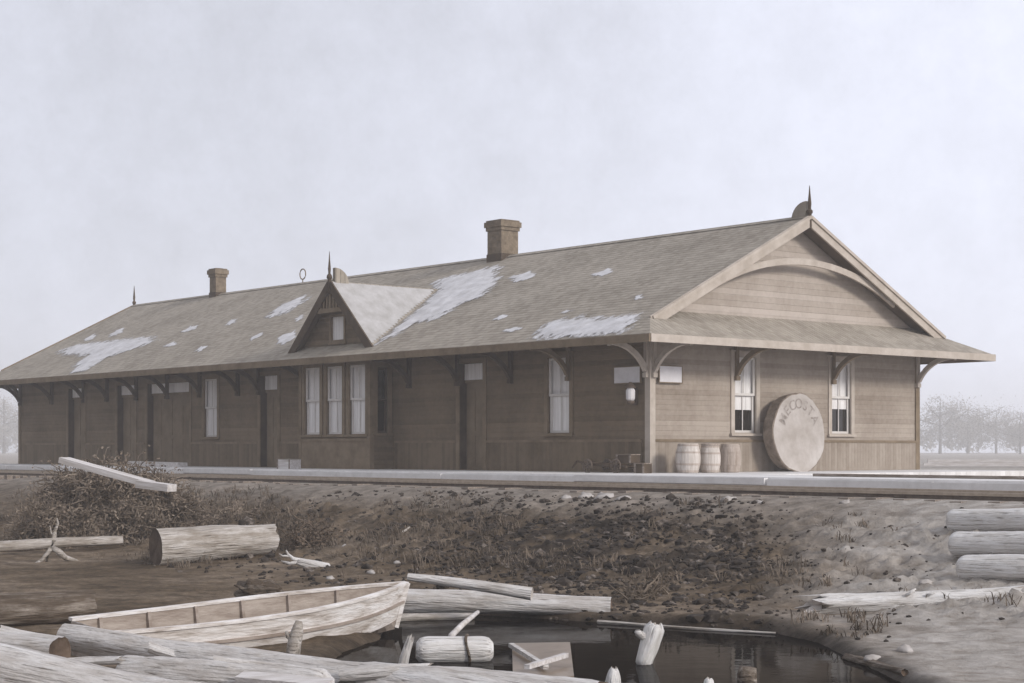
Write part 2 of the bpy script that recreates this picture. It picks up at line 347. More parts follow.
pale = np.clip((PXL-745)/170+0.35*nz+0.15*nf, 0, 1)*np.interp(GD, [2,5,30],[0.7,0.9,0.9])
pale = np.where(GY < 1, 0.6, pale)
pale = np.maximum(pale, np.interp(GD, [-60,-8,2,4.5,6.6,7.6], [0.9,0.9,0.8,0.55,0.35,0]))
dark = np.clip((nz+0.35+0.9*nf)*1.5, 0, 1)*np.interp(GD, [7.0,7.8,10.3,11.2],[0,0.9,0.9,0])*np.interp(PXL, [200,400,520,740,830],[0.45,0.45,1,0.9,0])
dark = np.maximum(dark, np.interp(GP, [-0.35,-0.05],[0,0.85])*np.interp(PXL,[300,420],[0.6,1]))
ca = gm.color_attributes.new('soil', 'FLOAT_COLOR', 'POINT')
arr = np.zeros((nr*nc, 4)); arr[:,0] = pale.ravel(); arr[:,1] = dark.ravel(); arr[:,3] = 1
ca.data.foreach_set('color', arr.ravel())
gm.materials.append(M['ground'])
go = bpy.data.objects.new('ground', gm); col.objects.link(go); tag(go, 'brown earth bank sloping from the track down to the pond', 'ground', kind='structure')

wb = MB(); wb.add([(-9,8,WATER),(9,8,WATER),(9,24,WATER),(-9,24,WATER)], [(0,1,2,3)])
# the sheet is clipped to the pond outline plus a margin under the banks
wb = MB(); ctr = pond.mean(0)
wp = [ctr+(p-ctr)*1.06 for p in pond]
wb.add([(p[0],p[1],WATER) for p in wp], [tuple(range(len(wp)))])
tag(wb.build('pond', 'water'), 'dark still pond below the railway bank', 'pond', kind='structure')

# ------------------------------------------------------------------ depot
L, W = 32.1, 9.63
O = 1.35; RK = 0.45; ZE = 2.92; S = 0.5; T = 0.13
ZR = ZE+S*(W/2+O)
depot = empty('railway_depot', LW(0,0,0), ROT, 'long brown wooden railway depot with gabled shingle roof patched with snow', 'station building')
# local axes: x = -l, y = w
def B(l, w, z): return (-l, w, z)
def zroof(w): return ZE+S*(min(w, W-w)+O)

def wall_skin(mb, p0, du, width, z0, z1, openings, depth, nrm, mi=0):
    """wall face with real openings; p0 local origin, du unit along, nrm outward, openings (a0,a1,z0,z1)"""
    p0 = Vector(p0); du = Vector(du); nrm = Vector(nrm)
    us = sorted({0.0, width, *[o[0] for o in openings], *[o[1] for o in openings]})
    zs = sorted({z0, z1, *[o[2] for o in openings], *[o[3] for o in openings]})
    pt = lambda u, z, q=0.0: p0+du*u+Vector((0,0,z))-nrm*q
    for i in range(len(us)-1):
        for j in range(len(zs)-1):
            cu, cz = (us[i]+us[i+1])/2, (zs[j]+zs[j+1])/2
            if any(o[0] < cu < o[1] and o[2] < cz < o[3] for o in openings): continue
            mb.add([pt(us[i],zs[j]),pt(us[i+1],zs[j]),pt(us[i+1],zs[j+1]),pt(us[i],zs[j+1])], [(0,1,2,3)], mi)
    for a0,a1,b0,b1 in openings:
        c = [(a0,b0),(a1,b0),(a1,b1),(a0,b1)]
        for k in range(4):
            (ua,za),(ub,zb) = c[k], c[(k+1)%4]
            mb.add([pt(ua,za),pt(ub,zb),pt(ub,zb,depth),pt(ua,za,depth)], [(0,1,2,3)], mi)

BELT = 0.68
front_windows = [2.99, 18.7]
doors = [6.22, 15.45]
WZ = (0.90, 2.66)
win_op = [(c-0.40, c+0.40, *WZ) for c in front_windows]
door_op = [(c-0.48, c+0.48, 0.02, 2.66) for c in doors]
freight = [(21.3, 1.35), (24.05, 0.62), (27.6, 0.62)]
fr_op = [(c-h, c+h, 0.02, 2.62) for c, h in freight]
bay0, bay1, BW = 9.48, 12.75, 0.73
end_windows = [3.08, 6.55]
e_op = [(c-0.39, c+0.39, *WZ) for c in end_windows]
wl = MB()
allf = win_op+door_op+fr_op
wall_skin(wl, B(0,0,0), (-1,0,0), L, -0.02, 3.45, allf, 0.26, (0,-1,0))
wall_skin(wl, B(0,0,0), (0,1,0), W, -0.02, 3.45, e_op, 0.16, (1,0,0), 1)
wall_skin(wl, B(L,0,0), (0,1,0), W, -0.02, 3.45, [], 0.16, (-1,0,0))
wall_skin(wl, B(0,W,0), (-1,0,0), L, -0.02, 3.45, [], 0.16, (0,1,0))
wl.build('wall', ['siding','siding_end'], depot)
# dark room behind the openings
for xl in (0, L):
    g = MB(); sgn = 1 if xl == 0 else -1
    z0 = 3.40; g.prism([(-xl-sgn*0.02, 0.0, z0), (-xl-sgn*0.02, W, z0), (-xl-sgn*0.02, W, zroof(0)-T), (-xl-sgn*0.02, W/2, ZR-T-0.02), (-xl-sgn*0.02, 0, zroof(0)-T)], (-0.1*sgn,0,0))
    g.prism([(-xl+sgn*0.015, 0.05, 3.43), (-xl+sgn*0.015, W-0.05, 3.43), (-xl+sgn*0.015, W/2, ZR-T-0.1)], (-0.03*sgn,0,0))
    g.build('gable', 'gable', depot)
# belt course, wainscot, corner boards
segs = []
cuts = sorted([(o[0], o[1]) for o in door_op+fr_op]+[(bay0, bay1)])
a = 0.13
for c0, c1 in cuts+[(L-0.13, L)]:
    segs.append((a, c0)); a = c1
for s0, s1 in segs:
    if s1-s0 < 0.4: continue
    m = MB(); m.box(B(s0+0.12,-0.045,BELT), B(s1-0.12,0.01,BELT+0.06)); m.build('belt_course', 'trim', depot)
    m = MB(); m.box(B(s0+0.12,-0.025,0.0), B(s1-0.12,0.01,BELT)); m.build('wainscot', 'wainscot', depot)
m = MB(); m.box(B(-0.045,0.13,BELT), B(0.01,W-0.13,BELT+0.06)); m.build('belt_course', 'trim', depot)
m = MB(); m.box(B(-0.025,0.13,0.0), B(0.01,W-0.13,BELT)); 
wo = m.build('wainscot', boards('wainscot_boards_end', (0.24,0.195,0.155), (0.35,0.298,0.248), 0.11, axis=1, strength=0.4), depot)  # end wainscot paled likewise, the brightness put into its colour
def corner(l, w):
    sl = -1 if l == 0 else 1; sw = -1 if w == 0 else 1
    m = MB()
    m.box(B(l-sl*0.13, w, 0), B(l+sl*0.035, w+sw*0.035, 3.2)); m.box(B(l, w-sw*0.13, 0), B(l+sl*0.036, w+sw*0.002, 3.2))
    m.build('corner_board', 'trim_pale' if (l, w) == (0, 0) else 'trim', depot)
for l in (0, L):
    for w in (0, W): corner(l, w)

# windows
def window(c, z0, z1, hw, plane, face, parent=depot, shade=1.0, mull=True, mats=('trim','shade'), casing=True, sash='sash'):
    """double-hung window; face 'f' = front wall (along l at w=plane), 'e' = end wall (along w at l=plane)"""
    if face == 'f': q = lambda a, dpt, z: B(c+a, plane+dpt, z)
    else: q = lambda a, dpt, z: B(plane+dpt, c+a, z)
    m = MB(); cw = 0.10
    if casing:
        m.box(q(-hw-cw,-0.03,z0-0.02), q(-hw+0.02,0.02,z1+0.10)); m.box(q(hw-0.02,-0.03,z0-0.02), q(hw+cw,0.02,z1+0.10))
        m.box(q(-hw+0.02,-0.03,z1-0.015), q(hw-0.02,0.02,z1+0.10)); m.box(q(-hw-cw-0.03,-0.075,z0-0.075), q(hw+cw+0.03,0.10,z0-0.02))
        m.box(q(-hw-cw-0.03,-0.06,z1+0.10), q(hw+cw+0.03,0.02,z1+0.13))
    fr = m.build('window', mats[0], parent)
    zm = (z0+z1)/2; st = 0.055
    s = MB()
    for (a, b, dep) in ((zm-0.025, z1-0.02, 0.022), (z0, zm+0.02, 0.058)):
        s.box(q(-hw+0.022,dep,a), q(-hw+0.022+st,dep+0.035,b)); s.box(q(hw-0.022-st,dep,a), q(hw-0.022,dep+0.035,b))
        s.box(q(-hw+0.022+st,dep,b-st), q(hw-0.022-st,dep+0.035,b)); s.box(q(-hw+0.022+st,dep,a), q(hw-0.022-st,dep+0.035,a+st))
        if mull: s.box(q(-0.012,dep+0.012,a+st), q(0.012,dep+0.03,b-st))
    s.build('sash', sash, fr)
    zs = z0+(z1-z0)*(1-shade)
    p = MB(); p.box(q(-hw+0.03,0.096,zs), q(hw-0.03,0.102,z1-0.02)); p.build('blind', mats[1], fr)
    g = MB(); g.box(q(-hw+0.01,0.106,z0), q(hw-0.01,0.113,z1)); g.build('pane', 'glass_dark', fr)
    return fr
for c in front_windows: window(c, *WZ, 0.40, 0.0, 'f', shade=1.0 if c < 10 else 0.98)
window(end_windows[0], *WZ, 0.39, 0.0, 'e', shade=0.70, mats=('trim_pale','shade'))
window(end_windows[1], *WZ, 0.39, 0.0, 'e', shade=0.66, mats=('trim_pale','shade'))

# doors
DR = 0.20
def door(c, hw, zt, zd, ntr):
    q = lambda a, dpt, z: B(c+a, dpt, z)
    m = MB()
    m.box(q(-hw-0.11,-0.03,0), q(-hw+0.02,0.02,zt+0.1)); m.box(q(hw-0.02,-0.03,0), q(hw+0.11,0.02,zt+0.1))
    m.box(q(-hw+0.02,-0.03,zt-0.015), q(hw-0.02,0.02,zt+0.1)); m.box(q(-hw+0.02,DR-0.05,zd), q(hw-0.02,DR+0.04,zd+0.08))
    d = m.build('door', 'trim', depot)
    for s_ in (-1, 1):
        j = MB(); j.box(q(s_*hw-s_*0.001,0.0,0), q(s_*(hw-0.035),DR+0.05,zt-0.02)); j.build('jamb', 'trim_dark', d)
    p = MB(); p.box(q(-hw,DR,0.0), q(hw,DR+0.05,zd))
    nb = 2 if hw < 1 else 4
    for k in range(nb):                       # raised stiles and panels
        a0 = -hw+2*hw*k/nb; a1 = -hw+2*hw*(k+1)/nb
        for z0, z1 in ((0.14,0.85),(0.98,zd-0.14)):
            p.box(q(a0+0.09,DR-0.015,z0), q(a1-0.09,DR+0.001,z1))
    p.build('door_leaf', 'door', d)
    h = MB(); h.tube([q(-hw+0.12,DR-0.05,1.0), q(-hw+0.12,DR,1.0)], 0.03, 8); h.build('handle', 'iron', d)
    t = MB(); t.box(q(-hw+0.02,DR-0.06,zd+0.08), q(hw-0.02,DR-0.03,zt-0.02)); t.build('transom', 'shade', d)
    for k in range(1, ntr):
        b = MB(); x = -hw+2*hw*k/ntr; b.box(q(x-0.03,DR-0.03,zd+0.08), q(x+0.03,DR+0.018,zt)); b.build('transom_bar', 'trim', d)
for c in doors: door(c, 0.48, 2.66, 2.16, 2 if c > 10 else 1)
for c, h in freight: door(c, h, 2.62, 2.22, 4 if h > 1 else 2)

# bay
m = MB()
bo = [(x-0.385-bay0, x+0.385-bay0, 0.92, 2.74) for x in (10.03, 11.08, 12.13)]
wall_skin(m, B(bay0,-BW,0), (-1,0,0), bay1-bay0, 0.0, 3.12, bo, 0.16, (0,-1,0))
so = [(0.20, 0.58, 0.95, 2.66)]
wall_skin(m, B(bay0,-BW,0), (0,1,0), BW, 0.0, 3.12, so, 0.16, (1,0,0))
wall_skin(m, B(bay1,-BW,0), (0,1,0), BW, 0.0, 3.12, [], 0.16, (-1,0,0))
bay = m.build('bay', 'siding', depot)
m = MB()
m.box(B(bay0-0.025,-BW-0.03,0), B(bay0+0.10,-BW,3.1)); m.box(B(bay1-0.10,-BW-0.03,0), B(bay1+0.025,-BW,3.1))
m.box(B(bay0-0.025,-BW,0), B(bay0-0.002,-BW+0.11,3.1)); m.box(B(bay0+0.1,-BW-0.04,BELT+0.05), B(bay1-0.1,-BW+0.005,BELT+0.13))
m.box(B(bay0+0.1,-BW-0.02,0), B(bay1-0.1,-BW+0.005,BELT+0.05))
m.build('bay_trim', 'trim', bay)
for x in (10.03, 11.08, 12.13): window(x, 0.92, 2.74, 0.385, -BW, 'f', shade=1.0)
window(-BW+0.39, 0.95, 2.66, 0.19, bay0, 'e', shade=0.03, mull=False, mats=('trim','trim'), sash='trim_dark')

# roof
def slab(mb, poly, t=T, mi=0, lowmi=1, edges=None):
    ps = [Vector(p) for p in poly]; n = len(ps); lo = [p-Vector((0,0,t)) for p in ps]
    mb.add(ps, [tuple(range(n))], mi); mb.add(lo, [tuple(range(n))], lowmi)
    for i in (range(n) if edges is None else edges):
        j = (i+1)%n; mb.add([ps[i],ps[j],lo[j],lo[i]], [(0,1,2,3)], lowmi if edges is None else 2)
m = MB()
zf = lambda w: ZE+S*(w+O)
rk = RK
slab(m, [B(-O,-O,zf(-O)), B(L+O,-O,zf(-O)), B(L+rk,-rk,zf(-rk)), B(L+rk,W/2,ZR), B(-rk,W/2,ZR), B(-rk,-rk,zf(-rk))], edges=[0,2,4])
slab(m, [B(-O,W+O,zf(-O)), B(L+O,W+O,zf(-O)), B(L+rk,W+rk,zf(-rk)), B(L+rk,W/2,ZR), B(-rk,W/2,ZR), B(-rk,W+rk,zf(-rk))], edges=[0,2,4])
slab(m, [B(-O,-O,ZE), B(-O,W+O,ZE), B(0,W,zf(0)), B(0,0,zf(0))], edges=[0])
slab(m, [B(L+O,-O,ZE), B(L+O,W+O,ZE), B(L,W,zf(0)), B(L,0,zf(0))], edges=[0])
roof = m.build('roof', ['roof','soffit','trim'], depot)
# ridge boards and hip boards
m = MB()
m.prism([B(-rk,W/2-0.13,ZR-0.045), B(-rk,W/2,ZR+0.03), B(-rk,W/2+0.13,ZR-0.045), B(-rk,W/2,ZR-0.02)], (-L-2*rk,0,0))
m.build('ridge_board', 'roof', roof)
# fascia (front, ends)
m = MB()
def fas(p, q, mt='trim'):
    m = MB(); m.bar(p, q, 0.04, 0.17); m.build('fascia', mt, roof)
fz = ZE-0.075
fas(B(-O-0.02,-O-0.022,fz), B(L+O+0.02,-O-0.022,fz)); fas(B(-O-0.022,-O,fz), B(-O-0.022,W+O,fz), 'trim_pale'); fas(B(L+O+0.022,-O,fz), B(L+O+0.022,W+O,fz))
fas(B(-O-0.02,W+O+0.022,fz), B(L+O+0.02,W+O+0.022,fz))
# bargeboards and arches
for l, sg in ((-rk, -1), (L+rk, 1)):
    m = MB()
    for a, b in ((-rk+0.02, W/2), (W+rk-0.02, W/2)):
        za, zb = zf(min(a, W-a)), ZR
        x = l+sg*0.03
        m.bar(B(x,a,za-0.11), B(x,b,zb-0.11), 0.05, 0.26, up=(0,0,1))
        m.bar(B(x+sg*0.035,a,za-0.02), B(x+sg*0.035,b,zb-0.02), 0.06, 0.07, up=(0,0,1))
    m.build('bargeboard', 'trim_pale' if l < 0 else 'trim', roof)
    m = MB(); pts = []
    w0, w1, za, zt = 1.45, W-1.45, 4.10, 4.93
    ch = (w1-w0)/2; sg_ = zt-za; rad = (ch*ch+sg_*sg_)/(2*sg_)
    half = math.asin(ch/rad)
    prev = None
    for k in range(25):
        t = -half+2*half*k/24
        pts.append((W/2+rad*math.sin(t), zt-rad+rad*math.cos(t), t))
    hb = 0.075
    poly = [B(l+sg*(-0.06), w-math.sin(t)*-0+hb*math.sin(t), z+hb*math.cos(t)) for w, z, t in pts]+[B(l+sg*(-0.06), w-hb*math.sin(t), z-hb*math.cos(t)) for w, z, t in pts[::-1]]
    n = len(pts)
    for k in range(n-1):
        m.prism([poly[k], poly[k+1], poly[2*n-2-k], poly[2*n-1-k]], (-sg*0.06*-1 if sg < 0 else 0.06, 0, 0))
    m.build('gable_arch', 'trim_pale' if l < 0 else 'trim', roof)
def finial(l, w, z, h, name='finial', parent=roof):
    m = MB(); m.lathe([(0.05,-0.3),(0.05,0.05),(0.075,0.08),(0.075,0.13),(0.035,0.17),(0.045,0.3),(0.022,h*0.75),(0.008,h)], 8, c=B(l,w,z))
    return m.build(name, 'trim_dark', parent, smooth=False)
def crest(l, w, z, along, parent=roof):
    """quarter-round ridge end ornament"""
    m = MB(); pts = [(0,0)]+[(0.44*math.cos(t), 0.42*math.sin(t)) for t in np.linspace(0, math.pi/2, 9)]
    if along == 'l': m.prism([B(l+a, w-0.06, z+b-0.06) for a, b in pts], (0,0.12,0))
    else: m.prism([B(l-0.06, w+a, z+b-0.06) for a, b in pts], (-0.12,0,0))
    return m.build('ridge_crest', 'roof', parent)
finial(-rk-0.02, W/2, ZR, 0.72); crest(-rk+0.05, W/2, ZR, 'l')
finial(L+rk, W/2, ZR, 0.75)
# dormer
DL, DZR, DS, DV, DWL = 11.1, 4.98, 0.97, -0.86, -0.62
dz = lambda a: DZR-DS*a
ax = 1.90; wb_ = (DZR-ZE)/S-O
m = MB()
for sg in (-1, 1):
    p = [B(DL,DV,DZR), B(DL,wb_+0.04,DZR), B(DL+sg*(ax+0.03),DV+0.0,dz(ax+0.03))]
    slab(m, p, t=0.09, edges=[2])
dorm = m.build('dormer', ['roof','soffit','trim'], depot)
m = MB(); hb = (DZR-0.09-zf(DWL))/DS
d0 = DWL
# front triangle with a window opening
zt, zb2, wh = 4.06, 3.40, 0.31
zl = zf(DWL)-0.05
yy = DWL
tri = lambda a, z: B(DL+a, yy, z)
hwid = lambda z: (DZR-0.06-z)/DS
m.add([tri(-hwid(zl),zl),tri(hwid(zl),zl),tri(hwid(zb2),zb2),tri(-hwid(zb2),zb2)],[(0,1,2,3)])
m.add([tri(-hwid(zb2),zb2),tri(-wh,zb2),tri(-wh,zt),tri(-hwid(zt),zt)],[(0,1,2,3)])
m.add([tri(wh,zb2),tri(hwid(zb2),zb2),tri(hwid(zt),zt),tri(wh,zt)],[(0,1,2,3)])
m.add([tri(-hwid(zt),zt),tri(hwid(zt),zt),tri(0,DZR-0.06)],[(0,1,2)])
m.build('dormer_wall', 'siding', dorm)
m = MB()
q = lambda a, dpt, z: B(DL+a, yy+dpt, z)
for a0, a1 in ((-wh-0.06,-wh+0.01),(wh-0.01,wh+0.06)): m.box(q(a0,-0.03,zb2-0.05), q(a1,0.05,zt+0.06))
m.box(q(-wh+0.01,-0.03,zt-0.01), q(wh-0.01,0.05,zt+0.06)); m.box(q(-wh-0.08,-0.05,zb2-0.09), q(wh+0.08,0.05,zb2-0.05)); m.box(q(-wh+0.01,-0.01,zb2-0.05), q(wh-0.01,0.05,zb2+0.03))
m.build('window_frame', 'trim', dorm)
m = MB(); m.box(q(-wh,0.05,zb2-0.03), q(wh,0.07,zt+0.02)); m.build('pane', 'shade', dorm)
m = MB()
for sg in (-1, 1):
    m.bar(B(DL,DV-0.03,DZR-0.1), B(DL+sg*ax,DV-0.03,dz(ax)-0.08), 0.05, 0.24)
m.build('bargeboard', 'trim_dark', dorm)
m = MB(); cz = 4.20; ch_ = hwid(cz)-0.05
m.box(B(DL-ch_,DV-0.03,cz-0.06), B(DL+ch_,DV+0.02,cz+0.06)); m.box(B(DL-0.045,DV-0.025,cz+0.06), B(DL+0.045,DV+0.015,DZR-0.2))
for k in (-3,-2,-1,1,2,3):
    a = k*0.15; m.box(B(DL+a-0.03,DV-0.02,cz+0.06), B(DL+a+0.03,DV+0.01,min(DZR-0.2-abs(a)*DS, cz+0.55)))
m.build('gable_truss', 'trim', dorm)
f_ = MB(); f_.lathe([(0.05,-0.35),(0.05,0.05),(0.08,0.08),(0.07,0.14),(0.03,0.2),(0.04,0.32),(0.02,0.55),(0.006,0.78)], 8, c=B(DL,DV-0.03,DZR)); f_.build('finial', 'trim_dark', dorm)
crest(DL, DV+0.12, DZR, 'w', parent=dorm)

# chimneys
def chimney(l, w, side, ztop):
    m = MB(); h = side/2; zb = zroof(w)-0.5
    c = lambda hh, z0, z1: m.box(B(l-hh,w-hh,z0), B(l+hh,w+hh,z1))
    c(h, zb, ztop-0.30); c(h+0.035, ztop-0.30, ztop-0.20); c(h+0.07, ztop-0.20, ztop-0.05); c(h+0.03, ztop-0.05, ztop)
    # brick courses as slight ledges
    o = m.build('chimney', 'brick', roof)
    f = MB(); f.box(B(l-h*0.6,w-h*0.6,ztop), B(l+h*0.6,w+h*0.6,ztop+0.02)); f.build('flue', 'glass_dark', o)
    k = MB(); k.box(B(l-h-0.02,w-h-0.02,zb+0.3), B(l+h+0.02,w+h+0.02,zroof(w)+0.06)); k.build('flashing', 'trim_dark', o)
chimney(10.75, W/2, 0.62, 7.02)
chimney(26.4, W/2, 0.42, 6.90)
m = MB(); bz = 6.30
ring = [(0.17*math.cos(t), 0.17*math.sin(t)) for t in np.linspace(0, 2*math.pi, 21)]
m.tube([B(21.0+a,W/2,bz+b) for a, b in ring], 0.02, 6, cap=False); m.tube([B(21.0,W/2,ZR-0.1), B(21.0,W/2,bz-0.17)], 0.02, 6)
m.build('ring_vane', 'trim', roof)

# brackets under the eaves
def bracket(l, w, dirn, matn, reach=1.15, drop=1.2):
    """curved knee brace; dirn 'f' projects to -w, 'e' to -l, 'b' beyond the far end"""
    m = MB()
    def q(o, side, z):
        if dirn == 'f': return B(l+side, w-o, z)
        if dirn == 'e': return B(l-o, w+side, z)
        return B(l+o, w+side, z)
    zt = ZE+S*(O)-T-0.02
    hz = 0.06
    zs = lambda o: ZE+S*(O-o)-T-0.07
    m.bar(q(0.045,0,zs(0)-drop), q(0.045,0,zs(0.045)), 0.09, 0.09, up=(1,0,0))
    m.bar(q(0.0,0,zs(0.0)), q(reach+0.05,0,zs(reach+0.05)), 0.10, 0.11)
    pts = []
    for k in range(11):
        t = k/10*math.pi/2
        f = k/10; o = 0.08+(reach-0.1)*(0.55*(1-math.cos(t))+0.45*f); z = zs(0)-drop+0.06+(drop-0.06)*(0.55*math.sin(t)+0.45*f)+(zs(reach)-zs(0))*f
        pts.append(q(o,0,z))
    for a, b in zip(pts[:-1], pts[1:]):
        A, Bv = Vector(a), Vector(b); e = (Bv-A)*0.08; m.bar(A-e, Bv+e, 0.09, 0.11)
    m.bar(q(0.05,0,zs(0)-drop-0.10), q(0.05,0,zs(0)-drop), 0.13, 0.11, up=(1,0,0))
    return m.build('bracket', matn, depot)
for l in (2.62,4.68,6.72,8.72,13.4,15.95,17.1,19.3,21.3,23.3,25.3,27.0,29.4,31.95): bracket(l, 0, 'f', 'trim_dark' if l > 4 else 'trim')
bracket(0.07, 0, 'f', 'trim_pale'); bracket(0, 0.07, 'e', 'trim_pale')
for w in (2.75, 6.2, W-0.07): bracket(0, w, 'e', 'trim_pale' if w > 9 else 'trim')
bracket(L, 0.07, 'b', 'trim_dark')

# snow lying on the roof
def ray(px, py): return Vector(((px-HX)/F, 1.0, -(py-HY)/F))
def to_local(v):
    r = Vector(v)-Vector((CX,CY,0)); return Vector((r.x*-UX+r.y*-UY, r.x*VX+r.y*VY, r.z))
def roof_hit(px, py):
    o = to_local((0,0,CZ)); d = to_local(ray(px,py)+Vector((CX,CY,0)))
    # plane z = ZE+S*(y+O)
    t = (ZE+S*(o.y+O)-o.z)/(d.z-S*d.y); return o+d*t
def poly_dist(X, Y, poly):
    ins = np.zeros(X.shape, bool); best = np.full(X.shape, 1e9); n = len(poly)
    for i in range(n):
        ax_, ay = poly[i]; bx, by = poly[(i+1)%n]
        tt = np.clip(((X-ax_)*(bx-ax_)+(Y-ay)*(by-ay))/((bx-ax_)**2+(by-ay)**2+1e-12), 0, 1)
        best = np.minimum(best, np.hypot(X-(ax_+tt*(bx-ax_)), Y-(ay+tt*(by-ay))))
        cr = ((ay > Y) != (by > Y)) & (X < (bx-ax_)*(Y-ay)/(by-ay+1e-12)+ax_); ins ^= cr
    return np.where(ins, best, -best)
def snow_sheet(poly, zfun, parent, step, soft, thick, cov=1.0, clip=None, matn='snow'):
    pa = np.array(poly); gx = np.arange(pa[:,0].min()-soft, pa[:,0].max()+soft+step, step); gy = np.arange(pa[:,1].min()-soft, pa[:,1].max()+soft+step, step)
    X, Y = np.meshgrid(gx, gy); D = poly_dist(X, Y, poly); idx = -np.ones(X.shape, int); vs = []; cv = []
    for a in range(X.shape[0]):
        for b in range(X.shape[1]):
            if D[a,b] < -soft or (clip and not clip(X[a,b], Y[a,b])): continue
            c = min(max((D[a,b]+soft)/(2*soft), 0), 1); idx[a,b] = len(vs)
            vs.append((X[a,b], Y[a,b], zfun(X[a,b], Y[a,b])+0.004+thick*c*(0.8+0.5*noise.noise(Vector((X[a,b]*3,Y[a,b]*3,1)))))); cv.append(c*cov)
    fs = [(idx[a,b],idx[a,b+1],idx[a+1,b+1],idx[a+1,b]) for a in range(X.shape[0]-1) for b in range(X.shape[1]-1) if min(idx[a,b],idx[a,b+1],idx[a+1,b+1],idx[a+1,b]) >= 0]
    if not fs: return
    me = bpy.data.meshes.new('snow_patch'); me.from_pydata(vs, [], [tuple(int(q) for q in f) for f in fs]); me.materials.append(M[matn])
    me.polygons.foreach_set('use_smooth', [True]*len(me.polygons))
    at = me.attributes.new('cover', 'FLOAT', 'POINT'); at.data.foreach_set('value', cv)
    o = bpy.data.objects.new('snow_patch', me); col.objects.link(o); o.parent = parent; return o
main_clip = lambda x, y: -O+0.02 < y < W/2-0.16
def snow(pxs, thick=0.05, soft=0.34, step=0.07, cov=1.0):
    ps = [roof_hit(*p) for p in pxs]
    return snow_sheet([(p.x, p.y) for p in ps], lambda x, y: ZE+S*(y+O), roof, step, soft, thick, cov, main_clip)
snow([(62,350),(80,345),(112,342),(150,338),(153,342),(130,350),(106,358),(86,370),(72,374),(78,363),(90,355),(66,354)])
snow([(266,318),(283,305),(304,296),(304,301),(288,312)])
snow([(379,343),(405,322),(425,305),(441,290),(437,281),(462,275),(495,267),(496,282),(480,298),(460,305),(440,317),(415,324),(395,336)])
snow([(534,338),(550,323),(575,319),(605,320),(638,315),(629,325),(620,333),(580,337)])
def fleck(px, py, rx, ry, tilt, sd):
    rn = random.Random(sd); c_, s_ = math.cos(tilt), math.sin(tilt); pts = []
    for k in range(18):
        a = 2*math.pi*k/18; rr = rn.uniform(0.5,1.15); x, y = rx*rr*math.cos(a), ry*rr*math.sin(a); pts.append((px+x*c_-y*s_, py+x*s_+y*c_))
    snow(pts, thick=0.02, soft=0.10, step=0.04)
for k, a in enumerate(((523,277,16,4,-0.3),(603,273,12,3,-0.35),(287,338,13,5,-0.6),(190,329,8,2.5,-0.4),(201,349,6,2,-0.4),(116,333,9,2.5,-0.5),(232,322,6,2,-0.5),(256,337,7,2,-0.5),(638,298,4,2,-0.3),(500,318,9,2,-0.3),(566,312,6,1.6,-0.2),(170,345,7,2,-0.3),(90,338,7,2,-0.5),(470,285,9,3,-0.3),(300,318,5,2,-0.5),(512,330,8,2,-0.1))): fleck(*a, 100+k)
# dormer's right slope is wholly snowed over
pl = [(DL-0.02,DV+0.02),(DL-0.02,wb_-0.05),(DL-ax+0.02,DV+0.05)]
val = lambda a: (dz(a)-ZE)/S-O
snow_sheet([(-l, w) for l, w in pl], lambda x, y: dz(DL+x), dorm, 0.06, 0.10, 0.02, 1.6, lambda x, y: 0.01 < DL+x < ax and DV+0.02 < y < val(DL+x)+0.02, 'snow_thin')

# ------------------------------------------------------------------ platform, track
def in_frame(mb, name, mats, label, cat, kind=None, **k):
    o = mb.build(name, mats, **k); o.location = LW(0,0,0); o.rotation_euler = (0,0,ROT); return tag(o, label, cat, kind=kind)
PD = 2.7
m = MB(); m.box(B(-30,-PD,-0.30), B(40,0.06,0.0)); m.box(B(-3.0,0.06,-0.30), B(0.05,W+0.5,-0.003))
pf = in_frame(m, 'platform', 'planks', 'low pale plank platform along the depot', 'platform', kind='structure')
l_ = -30.0; rn = random.Random(21)
while l_ < 40:
    ln2 = rn.uniform(3.2, 5.2); dz_ = rn.uniform(-0.03,0.008); dy_ = rn.uniform(0,0.05)
    m = MB(); m.box(B(l_+0.012,-PD-0.075-dy_,-0.135+dz_), B(l_+ln2-0.012,-PD-0.003,-0.012+dz_)); m.build('platform_edge', 'planks', pf); l_ += ln2
m = MB(); m.box(B(-30,-PD-0.04,-0.34), B(40,-PD-0.004,-0.20)); m.build('platform_footing', 'tie', pf)
m = MB(); m.box(B(-27,-1.35,0.003), B(-5.7,-1.2,0.055))
in_frame(m, 'timber_beam', 'tie', 'long thin timber laid along the platform to the right of the round slab', 'timber')

track = empty('railway_track', LW(0,-4.25,-0.34), ROT, 'single railway track on wooden ties between the platform and the bank', 'railway track')
m = MB(); m.box((-0.10,-1.25,-0.06), (0.10,1.25,0.07))
tie0 = None
l = -18.0; k = 0
while l < 34 and k < 96:
    if tie0 is None: t = tie0 = m.build('tie', 'tie', track)
    else: t = tie0.copy(); col.objects.link(t)
    t.parent = track; t.location = (-l, random.uniform(-0.14,0.06), random.uniform(0.015,0.045)); t.rotation_euler = (0,0,random.uniform(-0.03,0.03))
    l += 0.55; k += 1
for y in (-0.75, 0.75):
    m = MB(); prof = [(-0.065,0.07),(0.065,0.07),(0.065,0.085),(0.012,0.10),(0.012,0.150),(0.036,0.157),(0.036,0.205),(-0.036,0.205),(-0.036,0.157),(-0.012,0.150),(-0.012,0.10),(-0.065,0.085)]
    n = len(prof)
    m.add([(-70,y+a,z) for a, z in prof]+[(60,y+a,z) for a, z in prof], [(i,(i+1)%n,n+(i+1)%n,n+i) for i in range(n)]+[tuple(range(n)),tuple(range(n,2*n))])
    m.mi = [1 if i in (5,6,7) else 0 for i in range(len(m.f))]
    m.build('rail', ['iron','railhead'], track)

